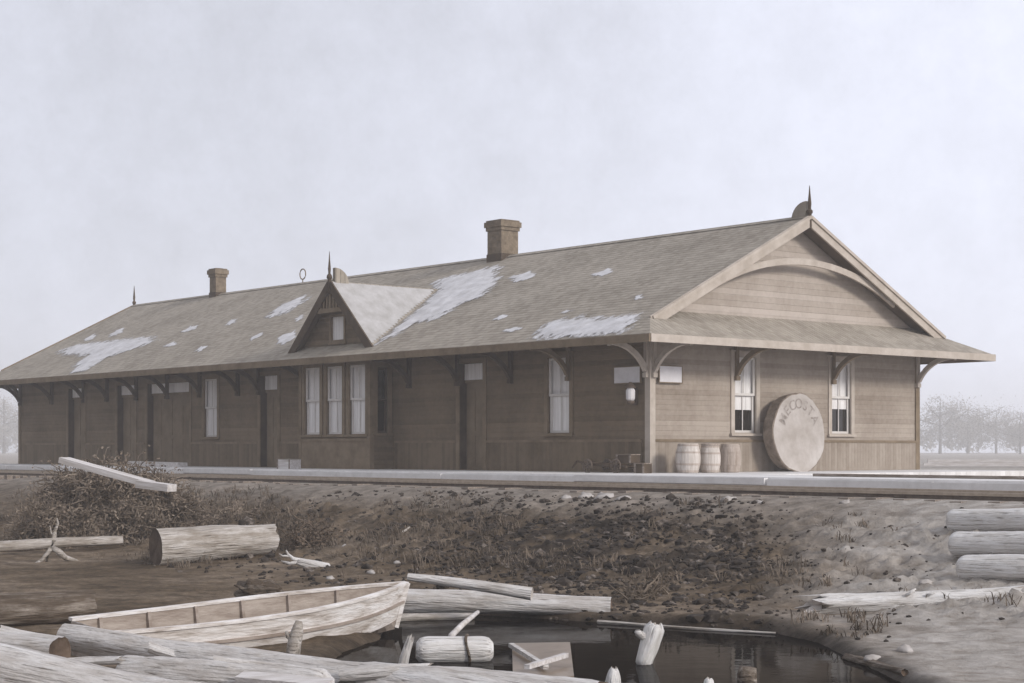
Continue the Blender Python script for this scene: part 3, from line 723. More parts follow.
# ------------------------------------------------------------------ things at the depot
# notice boards and lantern
def board(l0, l1, z0, z1, face, label):
    m = MB(); e = 0.0
    if face == 'f':
        m.box(B(l0,-0.075,z0), B(l1,-0.040,z1))
        f = [(l0-0.02,l1+0.02,z1,z1+0.02),(l0-0.02,l1+0.02,z0-0.02,z0),(l0-0.02,l0,z0,z1),(l1,l1+0.02,z0,z1)]
        b = MB(); [b.box(B(a,-0.085,c), B(b_,-0.035,d)) for a,b_,c,d in f]
    else:
        m.box(B(-0.075,l0,z0), B(-0.040,l1,z1))
        f = [(l0-0.02,l1+0.02,z1,z1+0.02),(l0-0.02,l1+0.02,z0-0.02,z0),(l0-0.02,l0,z0,z1),(l1,l1+0.02,z0,z1)]
        b = MB(); [b.box(B(-0.085,a,c), B(-0.035,b_,d)) for a,b_,c,d in f]
    o = in_frame(m, 'notice_board', 'paper', label, 'notice board'); b.build('board_frame', 'trim', o)
board(0.24, 1.06, 1.99, 2.34, 'f', 'blank pale notice board on the long wall above the lantern')
board(0.22, 0.92, 2.00, 2.35, 'e', 'white notice board on the gable end wall just right of the corner')
lan = empty('wall_lantern', LW(0.42,-0.03,1.75), ROT, 'small white glass lantern on the wall under the notice board', 'lantern')
m = MB(); m.lathe([(0.07,-0.16),(0.10,-0.12),(0.105,0.06),(0.07,0.12)], 10, c=(0,-0.16,0)); m.build('lamp_glass', 'paper', lan)
m = MB(); m.lathe([(0.12,0.12),(0.13,0.14),(0.05,0.22),(0.03,0.25)], 10, c=(0,-0.16,0)); m.build('lamp_cap', 'iron', lan)
m = MB(); m.lathe([(0.06,-0.24),(0.09,-0.2),(0.09,-0.16)], 10, c=(0,-0.16,0)); m.box((-0.10,-0.02,-0.26),(0.06,0.0,0.10)); m.bar((0,-0.01,-0.2),(0,-0.16,-0.22),0.03,0.03); m.build('lamp_bracket', 'iron', lan)

# barrels
def barrel(px, l, h, r, label, matn, lid=False, tilt=0.0):
    w = w_at(px, l); b = empty('barrel', LW(l, w, 0.0), random.random()*6, label, 'barrel', 'barrels on the platform by the corner')
    b.rotation_euler.x = tilt
    prof = []
    for k in range(13):
        t = k/12; prof.append((r*(0.78+0.22*math.sin(math.pi*t)), h*t))
    prof = prof+[(r*0.76, h), (r*0.75, h-0.04)]
    m = MB(); m.lathe(prof, 22); m.build('staves', matn, b, smooth=False)
    for z in (0.06, 0.30, 0.70, 0.94):
        rr = r*(0.78+0.22*math.sin(math.pi*z))+0.006
        m = MB(); seg = 22
        vs = [(q_*math.cos(2*math.pi*k/seg), q_*math.sin(2*math.pi*k/seg), h*z+dz_) for q_, dz_ in ((rr,-0.02),(rr,0.02),(rr-0.02,0.02),(rr-0.02,-0.02)) for k in range(seg)]
        fs = [(a*seg+k, a*seg+(k+1)%seg, ((a+1)%4)*seg+(k+1)%seg, ((a+1)%4)*seg+k) for a in range(4) for k in range(seg)]
        m.add(vs, fs); m.build('hoop', 'barrel_dull', b)
    if lid:
        m = MB(); m.lathe([(r*0.86,h*0.99),(r*0.9,h+0.03),(r*0.2,h+0.05)], 16); m.build('lid', 'barrel_dull', b)
barrel(688, -0.75, 0.64, 0.275, 'widest pale barrel, nearest the corner of the depot', 'barrel')
barrel(710, -0.80, 0.61, 0.235, 'slim barrel with a lid in the middle of the three', 'barrel', lid=True)
barrel(730, -0.70, 0.63, 0.25, 'dull barrel with dark hoops nearest the round slab', 'barrel_dull')

# big round slab of a log, lettered
sl_l = -0.62; sw_ = w_at(801, sl_l)
slabE = empty('log_slab', LW(sl_l, sw_, 0.0), ROT, 'giant pale round slab of a log lettered MECOSTA leaning on the end wall', 'log slab')
# local: x outwards (towards -l), y along the wall, z up ; leans back to the wall
SH, SWD, TH = 1.82, 1.80, 0.34
lean = 0.045
def egg(t, k=1.0):
    y = SWD/2*math.sin(t)*k*(1+0.07*math.cos(t)); z = SH/2-SH/2*math.cos(t)*k
    wob = 1+0.014*math.sin(3*t+1)+0.010*math.sin(7*t)+0.018*noise.noise(Vector((6*math.cos(t),6*math.sin(t),k*9)))
    return y*wob, SH/2+(z-SH/2)*wob
def ln(x, y, z): return (x-z*lean, y, z+x*lean*0.3+0.0)
n = 72; m = MB()
fr = [ln(0, *egg(2*math.pi*k/n+math.pi*0)) for k in range(n)]
bk = [ln(-TH, *egg(2*math.pi*k/n, 0.98)) for k in range(n)]
m.add(fr, [tuple(range(n))], 0); m.add(bk, [tuple(range(n))], 0)
rings = [fr]+[[ln(-TH*q_, *egg(2*math.pi*k/n, 1.03-0.04*q_+0.02*noise.noise(Vector((k*0.9,q_*9,3))))) for k in range(n)] for q_ in (0.06,0.3,0.55,0.8)]+[bk]
for r0_, r1_ in zip(rings[:-1], rings[1:]): m.add(r0_+r1_, [(k,(k+1)%n,n+(k+1)%n,n+k) for k in range(n)], 1)
m.build('slab_body', ['slab_face','bark'], slabE)
tx = MB(); word = 'MECOSTA'
for i, chx in enumerate(word):
    cu = bpy.data.curves.new('letter', 'FONT'); cu.body = chx; cu.size = 0.33; cu.offset = 0.004; cu.align_x = 'CENTER'; cu.align_y = 'CENTER'
    ob = bpy.data.objects.new('letter', cu); col.objects.link(ob)
    bpy.context.view_layer.update()
    me = bpy.data.meshes.new_from_object(ob.evaluated_get(bpy.context.evaluated_depsgraph_get()))
    ang = R(-63+i*21.0)
    ry, rz = 0.62, 0.66
    cy, czz = ry*math.sin(ang), SH*0.50+rz*math.cos(ang)
    ca_, sa = math.cos(-ang), math.sin(-ang)
    vs = [ln(0.006, cy+v.co.x*ca_-v.co.y*sa, czz+v.co.x*sa+v.co.y*ca_) for v in me.vertices]
    tx.add(vs, [tuple(p.vertices) for p in me.polygons])
    bpy.data.objects.remove(ob); bpy.data.curves.remove(cu); bpy.data.meshes.remove(me)
tx.build('lettering', 'ink', slabE)

# hand truck and box by the corner, small white box by the bay, plank on platform
def fl(px): return l_at(px, -0.55)
ht = empty('hand_truck', LW(fl(613),-0.55,0), ROT, 'dark hand truck lying low on the platform left of the corner', 'hand truck')
m = MB()
for y in (-0.22,0.22): m.bar((-0.75,y,0.20),(0.65,y,0.13),0.06,0.06)
for x in (-0.6,-0.2,0.2,0.55): m.bar((x,-0.22,0.18-0.04*x),(x,0.22,0.18-0.04*x),0.05,0.04)
m.build('frame', 'trim_dark', ht)
for x, y in ((-0.5,-0.3),(-0.5,0.3),(0.4,-0.3),(0.4,0.3)):
    m = MB(); ring = [(x+0.14*math.cos(t), y, 0.15+0.14*math.sin(t)) for t in np.linspace(0,2*math.pi,17)]
    m.tube(ring, 0.022, 6, cap=False)
    for k in range(4): t = k*math.pi/4; m.bar((x-0.13*math.cos(t),y,0.15-0.13*math.sin(t)),(x+0.13*math.cos(t),y,0.15+0.13*math.sin(t)),0.02,0.02)
    m.build('wheel', 'iron', ht)
m = MB()
for y in (-0.2,0.2): m.tube([(-0.7,y,0.2),(-0.95,y,0.26),(-1.1,y,0.10)], 0.025, 6)
m.build('handle', 'trim_dark', ht)
def crate(name, px, w, sx_, sy_, sz, matn, label, cat, z=0.0, rz=0.1):
    c = empty(name, LW(l_at(px, w), w, z), ROT+rz, label, cat)
    m = MB(); m.box((-sx_/2,-sy_/2,0.0),(sx_/2,sy_/2,sz)); m.build('crate_body', matn, c)
    m = MB(); e = 0.012
    for x in (-sx_/2, sx_/2-0.05): m.box((x,-sy_/2-e,0.0),(x+0.05,-sy_/2-0.001,sz)); 
    m.box((-sx_/2-0.01,-sy_/2-0.01,sz),(sx_/2+0.01,sy_/2+0.01,sz+0.02)); m.build('batten', 'tie' if matn != 'paper' else 'plank', c)
    return c
crate('wooden_crate', 628, -0.6, 0.42, 0.3, 0.17, 'trim_dark', 'small dark crate riding on the low hand truck', 'crate', z=0.222)
crate('wooden_crate', 643, -0.62, 0.28, 0.26, 0.20, 'trim_dark', 'small dark brown crate at the foot of the corner post', 'crate', z=0.0)
crate('box', 289, -1.6, 0.62, 0.35, 0.25, 'plank', 'small pale box on the platform left of the bay window', 'box', z=0.0, rz=0)
m = MB(); a, b = LW(l_at(132,-1.4),-1.4,0.09), LW(l_at(183,-1.4),-1.4,0.06); m.bar(a, b, 0.30, 0.14)
tag(m.build('plank', 'plank'), 'pale thick plank lying on the platform before the freight door', 'plank')

# ------------------------------------------------------------------ logs and driftwood
def log(p0, p1, r0, r1, label, matn='log', end='log_end', name='log', group=None, cat='log', seed=0, bend=0.03, lump=0.10, seg=22, splinter=(0,0), knots=0, round_=0.0):
    p0, p1 = Vector(p0), Vector(p1); ln_ = (p1-p0).length; d = (p1-p0).normalized()
    nseg = max(10, int(ln_/(0.10 if not round_ else 0.035))); m = MB(); vs = []
    for i in range(nseg+1):
        t = i/nseg; r = r0+(r1-r0)*t
        cy = bend*ln_*math.sin(t*math.pi)*math.cos(seed); cz = bend*ln_*math.sin(t*math.pi)*math.sin(seed)*0.4
        for k in range(seg):
            a = 2*math.pi*k/seg
            v = Vector((t*ln_*1.1+seed*7.3, math.cos(a)*1.3, math.sin(a)*1.3))
            rr = r*(1+lump*noise.noise(v)+lump*0.5*noise.noise(Vector((v.x*0.5, v.y*4, v.z*4)))+lump*0.4*noise.noise(v*3)+lump*0.25*noise.noise(v*7))
            if round_:
                e_ = min(t, 1-t)*ln_/round_; rr *= math.sqrt(max(0.0, 1-(1-min(e_,1))**2))*0.45+0.55 if e_ < 1 else 1
            x = t*ln_
            sp = noise.noise(Vector((seed*3.1, math.cos(a)*2.6, math.sin(a)*2.6)))+0.6*noise.noise(Vector((seed+4, math.cos(a)*6, math.sin(a)*6)))
            if i == nseg: x += splinter[1]*sp
            if i == 0: x -= splinter[0]*sp
            vs.append((x, cy+rr*math.cos(a), cz+rr*math.sin(a)))
    fs = [(i*seg+k, i*seg+(k+1)%seg, (i+1)*seg+(k+1)%seg, (i+1)*seg+k) for i in range(nseg) for k in range(seg)]
    m.add(vs, fs, 0)
    for i, sgn in ((0,-1),(nseg,1)):
        ring = vs[i*seg:(i+1)*seg]; c = Vector((sum(v[0] for v in ring)/seg, sum(v[1] for v in ring)/seg, sum(v[2] for v in ring)/seg))
        o = len(m.v); inner = [Vector(v).lerp(c, 0.12)+Vector((-sgn*0.01,0,0)) for v in ring]
        inn2 = [Vector(v).lerp(c, 0.6)+Vector((-sgn*0.02,0,0)) for v in ring]
        m.v += [tuple(v) for v in ring]+[tuple(v) for v in inner]+[tuple(v) for v in inn2]+[tuple(c+Vector((-sgn*0.02,0,0)))]
        for k in range(seg):
            k2 = (k+1)%seg
            m.f += [(o+k,o+k2,o+seg+k2,o+seg+k),(o+seg+k,o+seg+k2,o+2*seg+k2,o+2*seg+k),(o+2*seg+k,o+2*seg+k2,o+3*seg)]; m.mi += [1,1,1]
    rn = random.Random(seed*13+1)
    for q_ in range(knots):
        t = rn.uniform(0.15,0.85); r = r0+(r1-r0)*t; a = rn.uniform(0.2,2.6)
        b = Vector((t*ln_, r*0.8*math.cos(a), r*0.8*math.sin(a))); e = b+Vector((0.1, math.cos(a)*r*0.55, math.sin(a)*r*0.55))
        m.tube([b, e], [r*0.22, r*0.11], 7, 0)
    o = m.build(name, [matn, end], smooth=True)
    for p in o.data.polygons:
        if p.material_index == 1: p.use_smooth = False
    up = Vector((0,0,1)); yv = up.cross(d).normalized(); zv = d.cross(yv)
    mt = Matrix((d, yv, zv)).transposed().to_4x4(); mt.translation = p0; o.matrix_world = mt
    return tag(o, label, cat, group)
def lie(px, py, r):  # axis point of a log of radius r lying on the ground, foot seen at px,py
    g = G(px, py); return Vector((g.x, g.y+r*0.4, gz(g.x, g.y+r*0.4)+r*0.92))

# big grey log left
a = lie(154, 566, 0.31); b = Vector((a.x+1.78, a.y+1.15, gz(a.x+1.78, a.y+1.15)+0.25)); log(a, b, 0.31, 0.27, 'thick grey log with a dark sawn left end lying on the mud below the brush', seed=1, splinter=(0,0.10), bend=0.01, knots=0)
# thin pale pole left
log(lie(-45,556,0.10), lie(122,548,0.09)+Vector((0,0,0.06)), 0.105, 0.085, 'long thin pale pole in front of the brush heap, left of the thick grey log', matn='log', seed=2, bend=0.03)
# forked root standing by it
m = MB(); g = G(52,562); k_ = g.y/F
def at(px, py, dy=0): return P(px, py, g.y+dy)
m.tube([at(30,567,-0.3),at(42,560),at(51,549),at(54,540),at(55,531),at(58,523),at(57,518)], [0.02,0.032,0.045,0.038,0.03,0.02,0.012], 8)
m.tube([at(52,547),at(60,553),at(66,558,0.2),at(78,561,0.3)], [0.04,0.06,0.05,0.02], 8); m.tube([at(54,538),at(51,532),at(50,526)], [0.02,0.014,0.008], 6); m.tube([at(51,550),at(47,558),at(46,565)], [0.035,0.025,0.015], 6)
tag(m.build('dead_root', 'log', smooth=True), 'forked pale dead root standing across the thin pole', 'dead root')
# dark log far left
log(lie(-40,628,0.17), lie(92,622,0.17)+Vector((0,0,0.02)), 0.19, 0.165, 'dark barky log at the left edge lying on open mud', matn='log_dark', seed=3, splinter=(0,0.03), bend=0.02)
# logs lower left foreground
log(P(66,637,15.0), P(600,714,12.4), 0.11, 0.24, 'long bleached log slanting down to the bottom edge in front of the boat', matn='log_pale', end='log_end', seed=4, bend=0.022, lump=0.16)
log(P(-70,659,12.7), P(250,725,11.8), 0.20, 0.24, 'big pale log in the bottom left corner, nearest of all', matn='log_pale', seed=5, bend=0.03, lump=0.16)
log(P(-40,648,14.6), P(60,654,14.2), 0.16, 0.15, 'short pale log half hidden behind the bottom left log', matn='log_pale', seed=6, lump=0.16)
log(P(120,672,13.6), P(330,690,12.9), 0.13, 0.14, 'grey log squeezed between the two long foreground logs', matn='log_pale', seed=15, lump=0.2, round_=0.08)
log(P(470,694,13.4), P(640,697,13.4), 0.13, 0.10, 'snow white log end floating at the bottom edge of the pond', matn='log_white', end='log_end_pale', seed=16, cat='log')
# log along the far pond edge, and the slab of wood on it
a = G(404,612); b = G(612,612)
log(Vector((a.x,a.y+0.1,gz(a.x,a.y)+0.12)), Vector((b.x,b.y+0.15,gz(b.x,b.y)+0.04)), 0.155, 0.11, 'long pale log half sunk along the far edge of the pond', matn='log_pale', end='log_end', seed=7, bend=0.012, lump=0.14)
pA, pB = P(408,577,20.2), P(532,594,19.9)
log(pA, pB, 0.045, 0.075, 'thin splintered pole laid along the top of the half sunk log', matn='log_pale', end='log_end_pale', seed=8, name='pole', cat='pole', bend=0.02)
log(Pz(396,618,-1.47), Pz(474,616,-1.47), 0.05, 0.04, 'short thin stick floating along the pond edge right of the bow', matn='log', seed=9, name='stick', cat='stick', knots=0)
log(Pz(598,622,-1.485), Pz(776,633,-1.485), 0.026, 0.012, 'long thin pale branch lying along the waterline on the right of the pond', matn='log', name='branch', cat='branch', seed=10, knots=0, bend=0.012, lump=0.35)
# floating butt with groove
fl0 = Pz(416,658,WATER+0.03); fl1 = Pz(493,657,WATER+0.03)
fl0.z = fl1.z = WATER+0.10; 
o = log(fl0, fl1, 0.135, 0.13, 'short thick white log floating in the pond beside the bow', matn='log_white', end='log_end_pale', seed=11, bend=0.0, lump=0.06, knots=0, round_=0.12)
ln_ = (fl1-fl0).length
m = MB(); m.tube([(ln_*0.66+0.02*math.sin(t*2),0.142*math.cos(t),0.142*math.sin(t)) for t in np.linspace(0,2*math.pi,25)], 0.014, 6, cap=False); m.build('strap', 'log_dark', o)
m = MB(); m.tube([P(451,636,fl0.y+0.1),P(463,624,fl0.y+0.35),P(478,612,fl0.y+0.7)], [0.03,0.028,0.02], 8)
tag(m.build('stick', 'plank', smooth=True), 'bare stick standing aslant behind the floating white log', 'stick')
rn = random.Random(91)
for k, (xa, ya, xb, yb, Yd, r, lb) in enumerate(((215,664,318,672,13.5,0.05,'broken stick lying on the foreground logs below the stake'),(30,668,120,660,12.9,0.045,'thin branch across the bottom left log'),(150,648,205,668,14.2,0.04,'short broken stick between the boat stern and the foreground logs'),(340,676,430,668,13.2,0.06,'pale broken limb near the bottom edge left of the floating log'),(402,672,410,640,14.0,0.045,'short upright chip of wood beside the floating white log'),(2,632,58,640,15.0,0.06,'pale broken limb under the dark log at the left edge'))):
    log(P(xa,ya,Yd), P(xb,yb,Yd-0.1), r, r*0.6, lb, matn='log_pale', end='log_end_pale', name='broken_limb', cat='broken wood', seed=50+k, lump=0.4, bend=0.05, splinter=(0.03,0.06))
for k, (xa, ya, xb, yb, Yd, wd) in enumerate(((240,676,330,684,12.9,0.14),)):
    p_, q_ = P(xa,ya,Yd), P(xb,yb,Yd-0.3); m = MB(); m.bar(p_, q_, wd, 0.035, up=(0.1,-0.3,1)); tag(m.build('board', 'plank'), 'grey broken board lying flat on the foreground logs', 'board')
# upright broken stake before the boat
m = MB(); Ys = 14.6; m.tube([P(292,662,Ys),P(294,645,Ys),P(297,632,Ys),P(299,621,Ys)], [0.065,0.06,0.055,0.03], 9); m.tube([P(294,640,Ys),P(288,636,Ys),P(286,631,Ys)], [0.03,0.025,0.01], 6)
tag(m.build('stake', 'log', smooth=True), 'broken upright stake in front of the boat', 'stake')
# snags in the water
gY = Pz(648,664,WATER).y
o = log(P(642,668,gY), P(656,624,gY+0.05), 0.075, 0.10, 'white broken snag leaning out of the pond with a short side arm', matn='log_white', end='log_end_pale', name='snag', cat='snag', seed=33, lump=0.3, splinter=(0,0.05), knots=0, round_=0.06)
m = MB(); m.tube([P(651,641,gY),P(644,637,gY),P(638,633,gY-0.05),P(635,631,gY-0.05)], [0.045,0.04,0.035,0.012], 8); am = m.build('side_arm', 'log_pale', smooth=True)
bpy.context.view_layer.update(); am.parent = o; am.matrix_parent_inverse = o.matrix_world.inverted()
gY = Pz(615,690,WATER).y
log(P(612,694,gY), P(614,668,gY), 0.085, 0.05, 'white pointed stub poking up at the bottom edge of the pond', matn='log_white', end='log_end_pale', name='snag', cat='snag', seed=34, lump=0.3, splinter=(0,0.03), knots=0, round_=0.10)
gY = Pz(708,690,WATER).y
log(P(708,694,gY), P(709,678,gY), 0.05, 0.035, 'small white knob poking up at the bottom edge, farther right', matn='log_white', end='log_end_pale', name='snag', cat='snag', seed=35, lump=0.3, splinter=(0,0.02), knots=0, round_=0.06)
m = MB(); gY = Pz(747,684,WATER).y; m.tube([P(747,690,gY),P(747,675,gY),P(748,667,gY)], [0.09,0.085,0.075], 10)
tag(m.build('snag', 'log_dark', smooth=True), 'brown submerged post rising from the dark water at right', 'snag')
# half sunk board with crossed sticks
c0, c1, c2, c3 = Pz(513,678,WATER+0.02), Pz(574,676,WATER+0.015), Pz(570,642,WATER+0.03), Pz(512,643,WATER+0.012)
m = MB(); m.prism([c0,c1,c2,c3], (0,0,-0.05)); bo_ = m.build('sunken_board', mat('wet_board', (0.20,0.15,0.11), (0.34,0.27,0.21), 2.0, rough=0.3, bump=0.3)); tag(bo_, 'square brown board awash in the middle of the pond', 'board')
s_ = lambda px, py: Pz(px, py, WATER+0.06)
m = MB(); m.bar(s_(511,645), s_(546,667), 0.05, 0.04); tag(m.build('stick', 'log_pale'), 'white stick lying down the board awash in the pond', 'stick')
m = MB(); m.bar(s_(527,672)+Vector((0,0,0.045)), s_(566,660)+Vector((0,0,0.045)), 0.05, 0.04); tag(m.build('stick', 'plank'), 'pale stick crossing the white one on the board awash', 'stick')
# three logs on the right bank and the driftwood before them
for i, (px, py, rr, lb, ln2) in enumerate(((942,533,0.165,'uppermost of the three pale logs on the right bank',100),(944,557,0.165,'middle of the three pale logs on the right bank, with a rounded end',110),(952,581,0.16,'lowest of the three pale logs on the right bank',110))):
    a = lie(px+8, py, rr); b = lie(px+ln2+40, py+1, rr)
    log(a, b, rr*0.97, rr, lb, matn='log_white', end='log_end_pale', seed=20+i, group='pale logs on the right bank', bend=0.008, round_=0.10)
a = lie(812,612,0.07); mid = lie(925,604,0.12); b = lie(1022,598,0.06)
log(a, b, 0.11, 0.07, 'long ragged white driftwood trunk at the foot of the right bank', matn='log_white', end='log_end_pale', name='driftwood', cat='driftwood', seed=24, lump=0.35, bend=0.012, splinter=(0.35,0.1), knots=5)
# driftwood root and dark stump on the mud
g = G(283,568)
at2 = lambda px, py, dy=0: P(px, py, g.y+dy)
o = log(at2(296,561), at2(330,569.5), 0.055, 0.085, 'small antler shaped piece of pale driftwood on the mud', matn='log_pale', end='log_end', name='driftwood', cat='driftwood', seed=41, lump=0.45, bend=0.05, round_=0.05)
bpy.context.view_layer.update()
for pts, rs in (([at2(300,561),at2(293,558.5),at2(288,554),at2(286,550)], [0.045,0.03,0.02,0.008]), ([at2(298,562),at2(290,563.5),at2(281,561)], [0.04,0.025,0.01]), ([at2(290,556),at2(283,556),at2(279,553.5)], [0.02,0.014,0.006])):
    m = MB(); m.tube(pts, rs, 7); am = m.build('root_prong', 'log_pale', smooth=True); am.parent = o; am.matrix_parent_inverse = o.matrix_world.inverted()
g = G(236,602)
m = MB(); rn = random.Random(5)
def lump(cx, cy, cz, rx, ry, rz, seed, mb, mi=0, nu=12, nv=8, am=0.3):
    vs = []; 
    for j in range(nv+1):
        ph = math.pi*j/nv
        for i in range(nu):
            th = 2*math.pi*i/nu; v = Vector((math.sin(ph)*math.cos(th), math.sin(ph)*math.sin(th), math.cos(ph)))
            s = 1+am*noise.noise(v*1.7+Vector((seed*3.3,seed,0)))+am*0.6*noise.noise(v*4+Vector((seed,0,seed*2)))
            vs.append((cx+v.x*rx*s, cy+v.y*ry*s, cz+v.z*rz*s))
    mb.add(vs, [(j*nu+i, j*nu+(i+1)%nu, (j+1)*nu+(i+1)%nu, (j+1)*nu+i) for j in range(nv) for i in range(nu)], mi)
cc = P(258,593,g.y)
lump(cc.x, cc.y+0.1, cc.z+0.02, 0.27, 0.2, 0.13, 3, m, nu=26, nv=18, am=0.6)
at3 = lambda px, py, dy=0: P(px, py, g.y+dy)
m.tube([at3(247,592),at3(240,587),at3(234,585)], [0.035,0.022,0.01], 7); m.tube([at3(268,592),at3(276,596),at3(284,599)], [0.06,0.05,0.02], 7)
tag(m.build('stump', 'log_dark', smooth=True), 'dark rotten stump lying on the mud behind the boat', 'stump')

# sawn planks on the brush heap
def plank_at(p, q, wd, th, label):
    m = MB(); m.bar((0,0,0), ((q-p).length,0,0), wd, th); d = (q-p).normalized(); yv = Vector((0,0,1)).cross(d).normalized(); zv = d.cross(yv)
    o = m.build('plank', 'plank'); mt = Matrix((d,yv,zv)).transposed().to_4x4(); mt.translation = p; o.matrix_world = mt
    return tag(o, label, 'plank')
plank_at(P(64,460,27.6), P(150,484,27.0), 0.28, 0.09, 'long pale plank slanting across the top of the brush heap')
plank_at(P(140,484,26.9), P(172,488,26.6), 0.22, 0.11, 'short pale board at the foot of the long slanting plank')

# ------------------------------------------------------------------ boat
bow = Vector((-1.20, 18.85)); axd = Vector((-0.673,-0.74)); sid = Vector((0.74,-0.673)); BL = 4.0
rz_b = math.atan2(axd.y, axd.x)
boat = empty('rowing_boat', (bow.x, bow.y, WATER), rz_b, 'old white plank rowing boat drawn up with its bow in the pond', 'boat')
def st(t):
    hb = 0.42*(1-(1-min(t/0.55,1))**2.0)**0.9 if t < 0.55 else 0.42-0.08*((t-0.55)/0.45)**2
    g_ = 0.40+0.17*(1-t)**2.0; c_ = hb*0.74; zc_ = 0.05+0.12*(1-min(t/0.35,1))**2; zk = 0.0+0.06*(1-min(t/0.3,1))**2
    x = t*BL
    return x, max(hb,0.015), g_-0.02, max(c_,0.01), zc_, zk
NS = 28
def shell(off, mi_side, mi_low):
    m = MB(); rows = []
    for i in range(NS+1):
        t = i/NS; x, hb, g_, c_, zc_, zk = st(t); hb = max(hb-off,0.004); c_ = max(c_-off,0.003)
        mid = lambda s: (hb*0.6+c_*0.4)*s
        x2 = x+off
        rake = 0.10*(1-t)**6
        row = [(x2-0.02-rake*0, -hb, g_), (x2+rake*0.5, -(hb*0.55+c_*0.45)*1.03, g_*0.5+zc_*0.5), (x2+rake*1.0, -c_, zc_+off), (x2+rake*1.1, 0, zk+off), (x2+rake*1.0, c_, zc_+off), (x2+rake*0.5, (hb*0.55+c_*0.45)*1.03, g_*0.5+zc_*0.5), (x2-0.02, hb, g_)]
        rows.append(row)
    vs = [p for r_ in rows for p in r_]
    for i in range(NS):
        for k in range(6):
            m.add([rows[i][k], rows[i][k+1], rows[i+1][k+1], rows[i+1][k]], [(0,1,2,3)], mi_low if k in (2,3) and mi_low is not None else mi_side)
    m.add(rows[NS], [tuple(range(7))], mi_side)
    return m
boat.rotation_euler = (R(-7),0,rz_b)
h = shell(0.0, 0, 1); h.build('hull', ['boat','boat_low'], boat)
shell(0.022, 0, 0).build('lining', 'boat_in', boat)
for s in (-1, 1):
    m = MB(); pts = []
    for i in range(NS+1):
        x, hb, g_, *_ = st(i/NS); pts.append((x, s*(hb-0.008), g_+0.012))
    for a_, b_ in zip(pts[:-1], pts[1:]): m.bar(a_, b_, 0.055, 0.03)
    m.build('gunwale', 'boat', boat)
    m = MB(); pts = []
    for i in range(NS+1):
        x, hb, g_, c_, zc_, zk = st(i/NS); pts.append((x+0.03*(1-i/NS)**6, s*((hb*0.55+c_*0.45)*1.03+0.012), g_*0.5+zc_*0.5))
    for a_, b_ in zip(pts[:-1], pts[1:]): m.bar(a_, b_, 0.018, 0.03)
    m.build('rubbing_strake', 'boat_low', boat)
for t in np.linspace(0.2, 0.92, 6):
    x, hb, g_, c_, zc_, zk = st(float(t)); m = MB()
    pts = [(x,-hb+0.03,g_),(x,-c_+0.02,zc_+0.035),(x,0,zk+0.035),(x,c_-0.02,zc_+0.035),(x,hb-0.03,g_)]
    for a_, b_ in zip(pts[:-1], pts[1:]): m.bar(a_, b_, 0.045, 0.035, up=(1,0,0))
    m.build('rib', 'boat_low', boat)
m = MB(); m.bar((-0.01,0,0.565),(0.11,0,0.08),0.05,0.06); m.build('stem', 'boat', boat)

# ------------------------------------------------------------------ brush, weeds, grass, rubble
def brush(mb, cx, cy, z0, rx, ry, rz, n, seed, tl=(0.3,0.9), th=0.012, leaf=0.3):
    rn = random.Random(seed)
    for _ in range(n):
        while True:
            a = Vector((rn.uniform(-1,1), rn.uniform(-1,1), rn.uniform(0,1)))
            if a.x*a.x+a.y*a.y+a.z*a.z < 1: break
        p = Vector((cx+a.x*rx, cy+a.y*ry, z0+a.z*rz)); d = Vector((rn.gauss(0,1), rn.gauss(0,1), rn.gauss(0.2,0.7))).normalized()
        ln_ = rn.uniform(*tl); r = th*rn.uniform(0.5,1.5)
        pts = [p]; 
        for k in range(3):
            d = (d+Vector((rn.gauss(0,.35),rn.gauss(0,.35),rn.gauss(-0.05,.3)))).normalized(); pts.append(pts[-1]+d*ln_/3)
        mb.tube(pts, [r, r*0.8, r*0.6, r*0.25], 4, cap=False)
        for q_ in range(int(leaf*8)):
            b = pts[rn.randrange(1,4)]+Vector((rn.gauss(0,.06),rn.gauss(0,.06),rn.gauss(0,.06)))
            u = Vector((rn.gauss(0,1),rn.gauss(0,1),rn.gauss(0,1))).normalized()*rn.uniform(.02,.045); v = Vector((rn.gauss(0,1),rn.gauss(0,1),rn.gauss(0,1))).normalized()*rn.uniform(.012,.03)
            mb.add([b-u, b+v, b+u, b-v], [(0,1,2,3)])
def heap(cells, n_per, name, matn, label, cat, seed, tl=(0.3,0.8), leaf=0.5, th=0.012, core=False):
    m = MB()
    for i, (px, py, rx, rz) in enumerate(cells):
        g = G(px, py)
        if core: lump(g.x, g.y+0.6, g.z, rx*0.7, rx*0.5, rz*0.66, seed+i, m, nu=20, nv=14, am=0.55)
        brush(m, g.x, g.y+0.5, g.z-0.05, rx, rx*0.8, rz, n_per, seed+i, tl, th, leaf)
    return tag(m.build(name, matn), label, cat)
heap([(66,546,0.85,1.55),(95,546,0.85,1.72),(125,544,0.80,1.62),(152,541,0.65,1.30),(40,550,0.6,0.85),(172,536,0.45,0.8)], 950, 'brush_pile', 'twig', 'tall heap of tangled dead brush at the left below the platform', 'brush pile', 40, leaf=0.7, th=0.012, tl=(0.25,0.6), core=True)
heap([(305,552,0.35,0.55)], 120, 'weed_clump', 'twig_dark', 'dark weed clump right of the thick grey log', 'weeds', 60, tl=(0.2,0.5), leaf=1.0)
heap([(215,525,0.7,0.4),(250,522,0.6,0.35)], 90, 'weed_clump', 'twig', 'low brown weeds on the bank above the thick grey log', 'weeds', 70, tl=(0.2,0.5), leaf=0.4)
heap([(640,606,0.30,0.22),(655,600,0.25,0.2)], 60, 'weed_clump', 'grass', 'pale tuft of dead weeds at the right end of the half sunk log', 'weeds', 80, tl=(0.15,0.4), leaf=0.4)

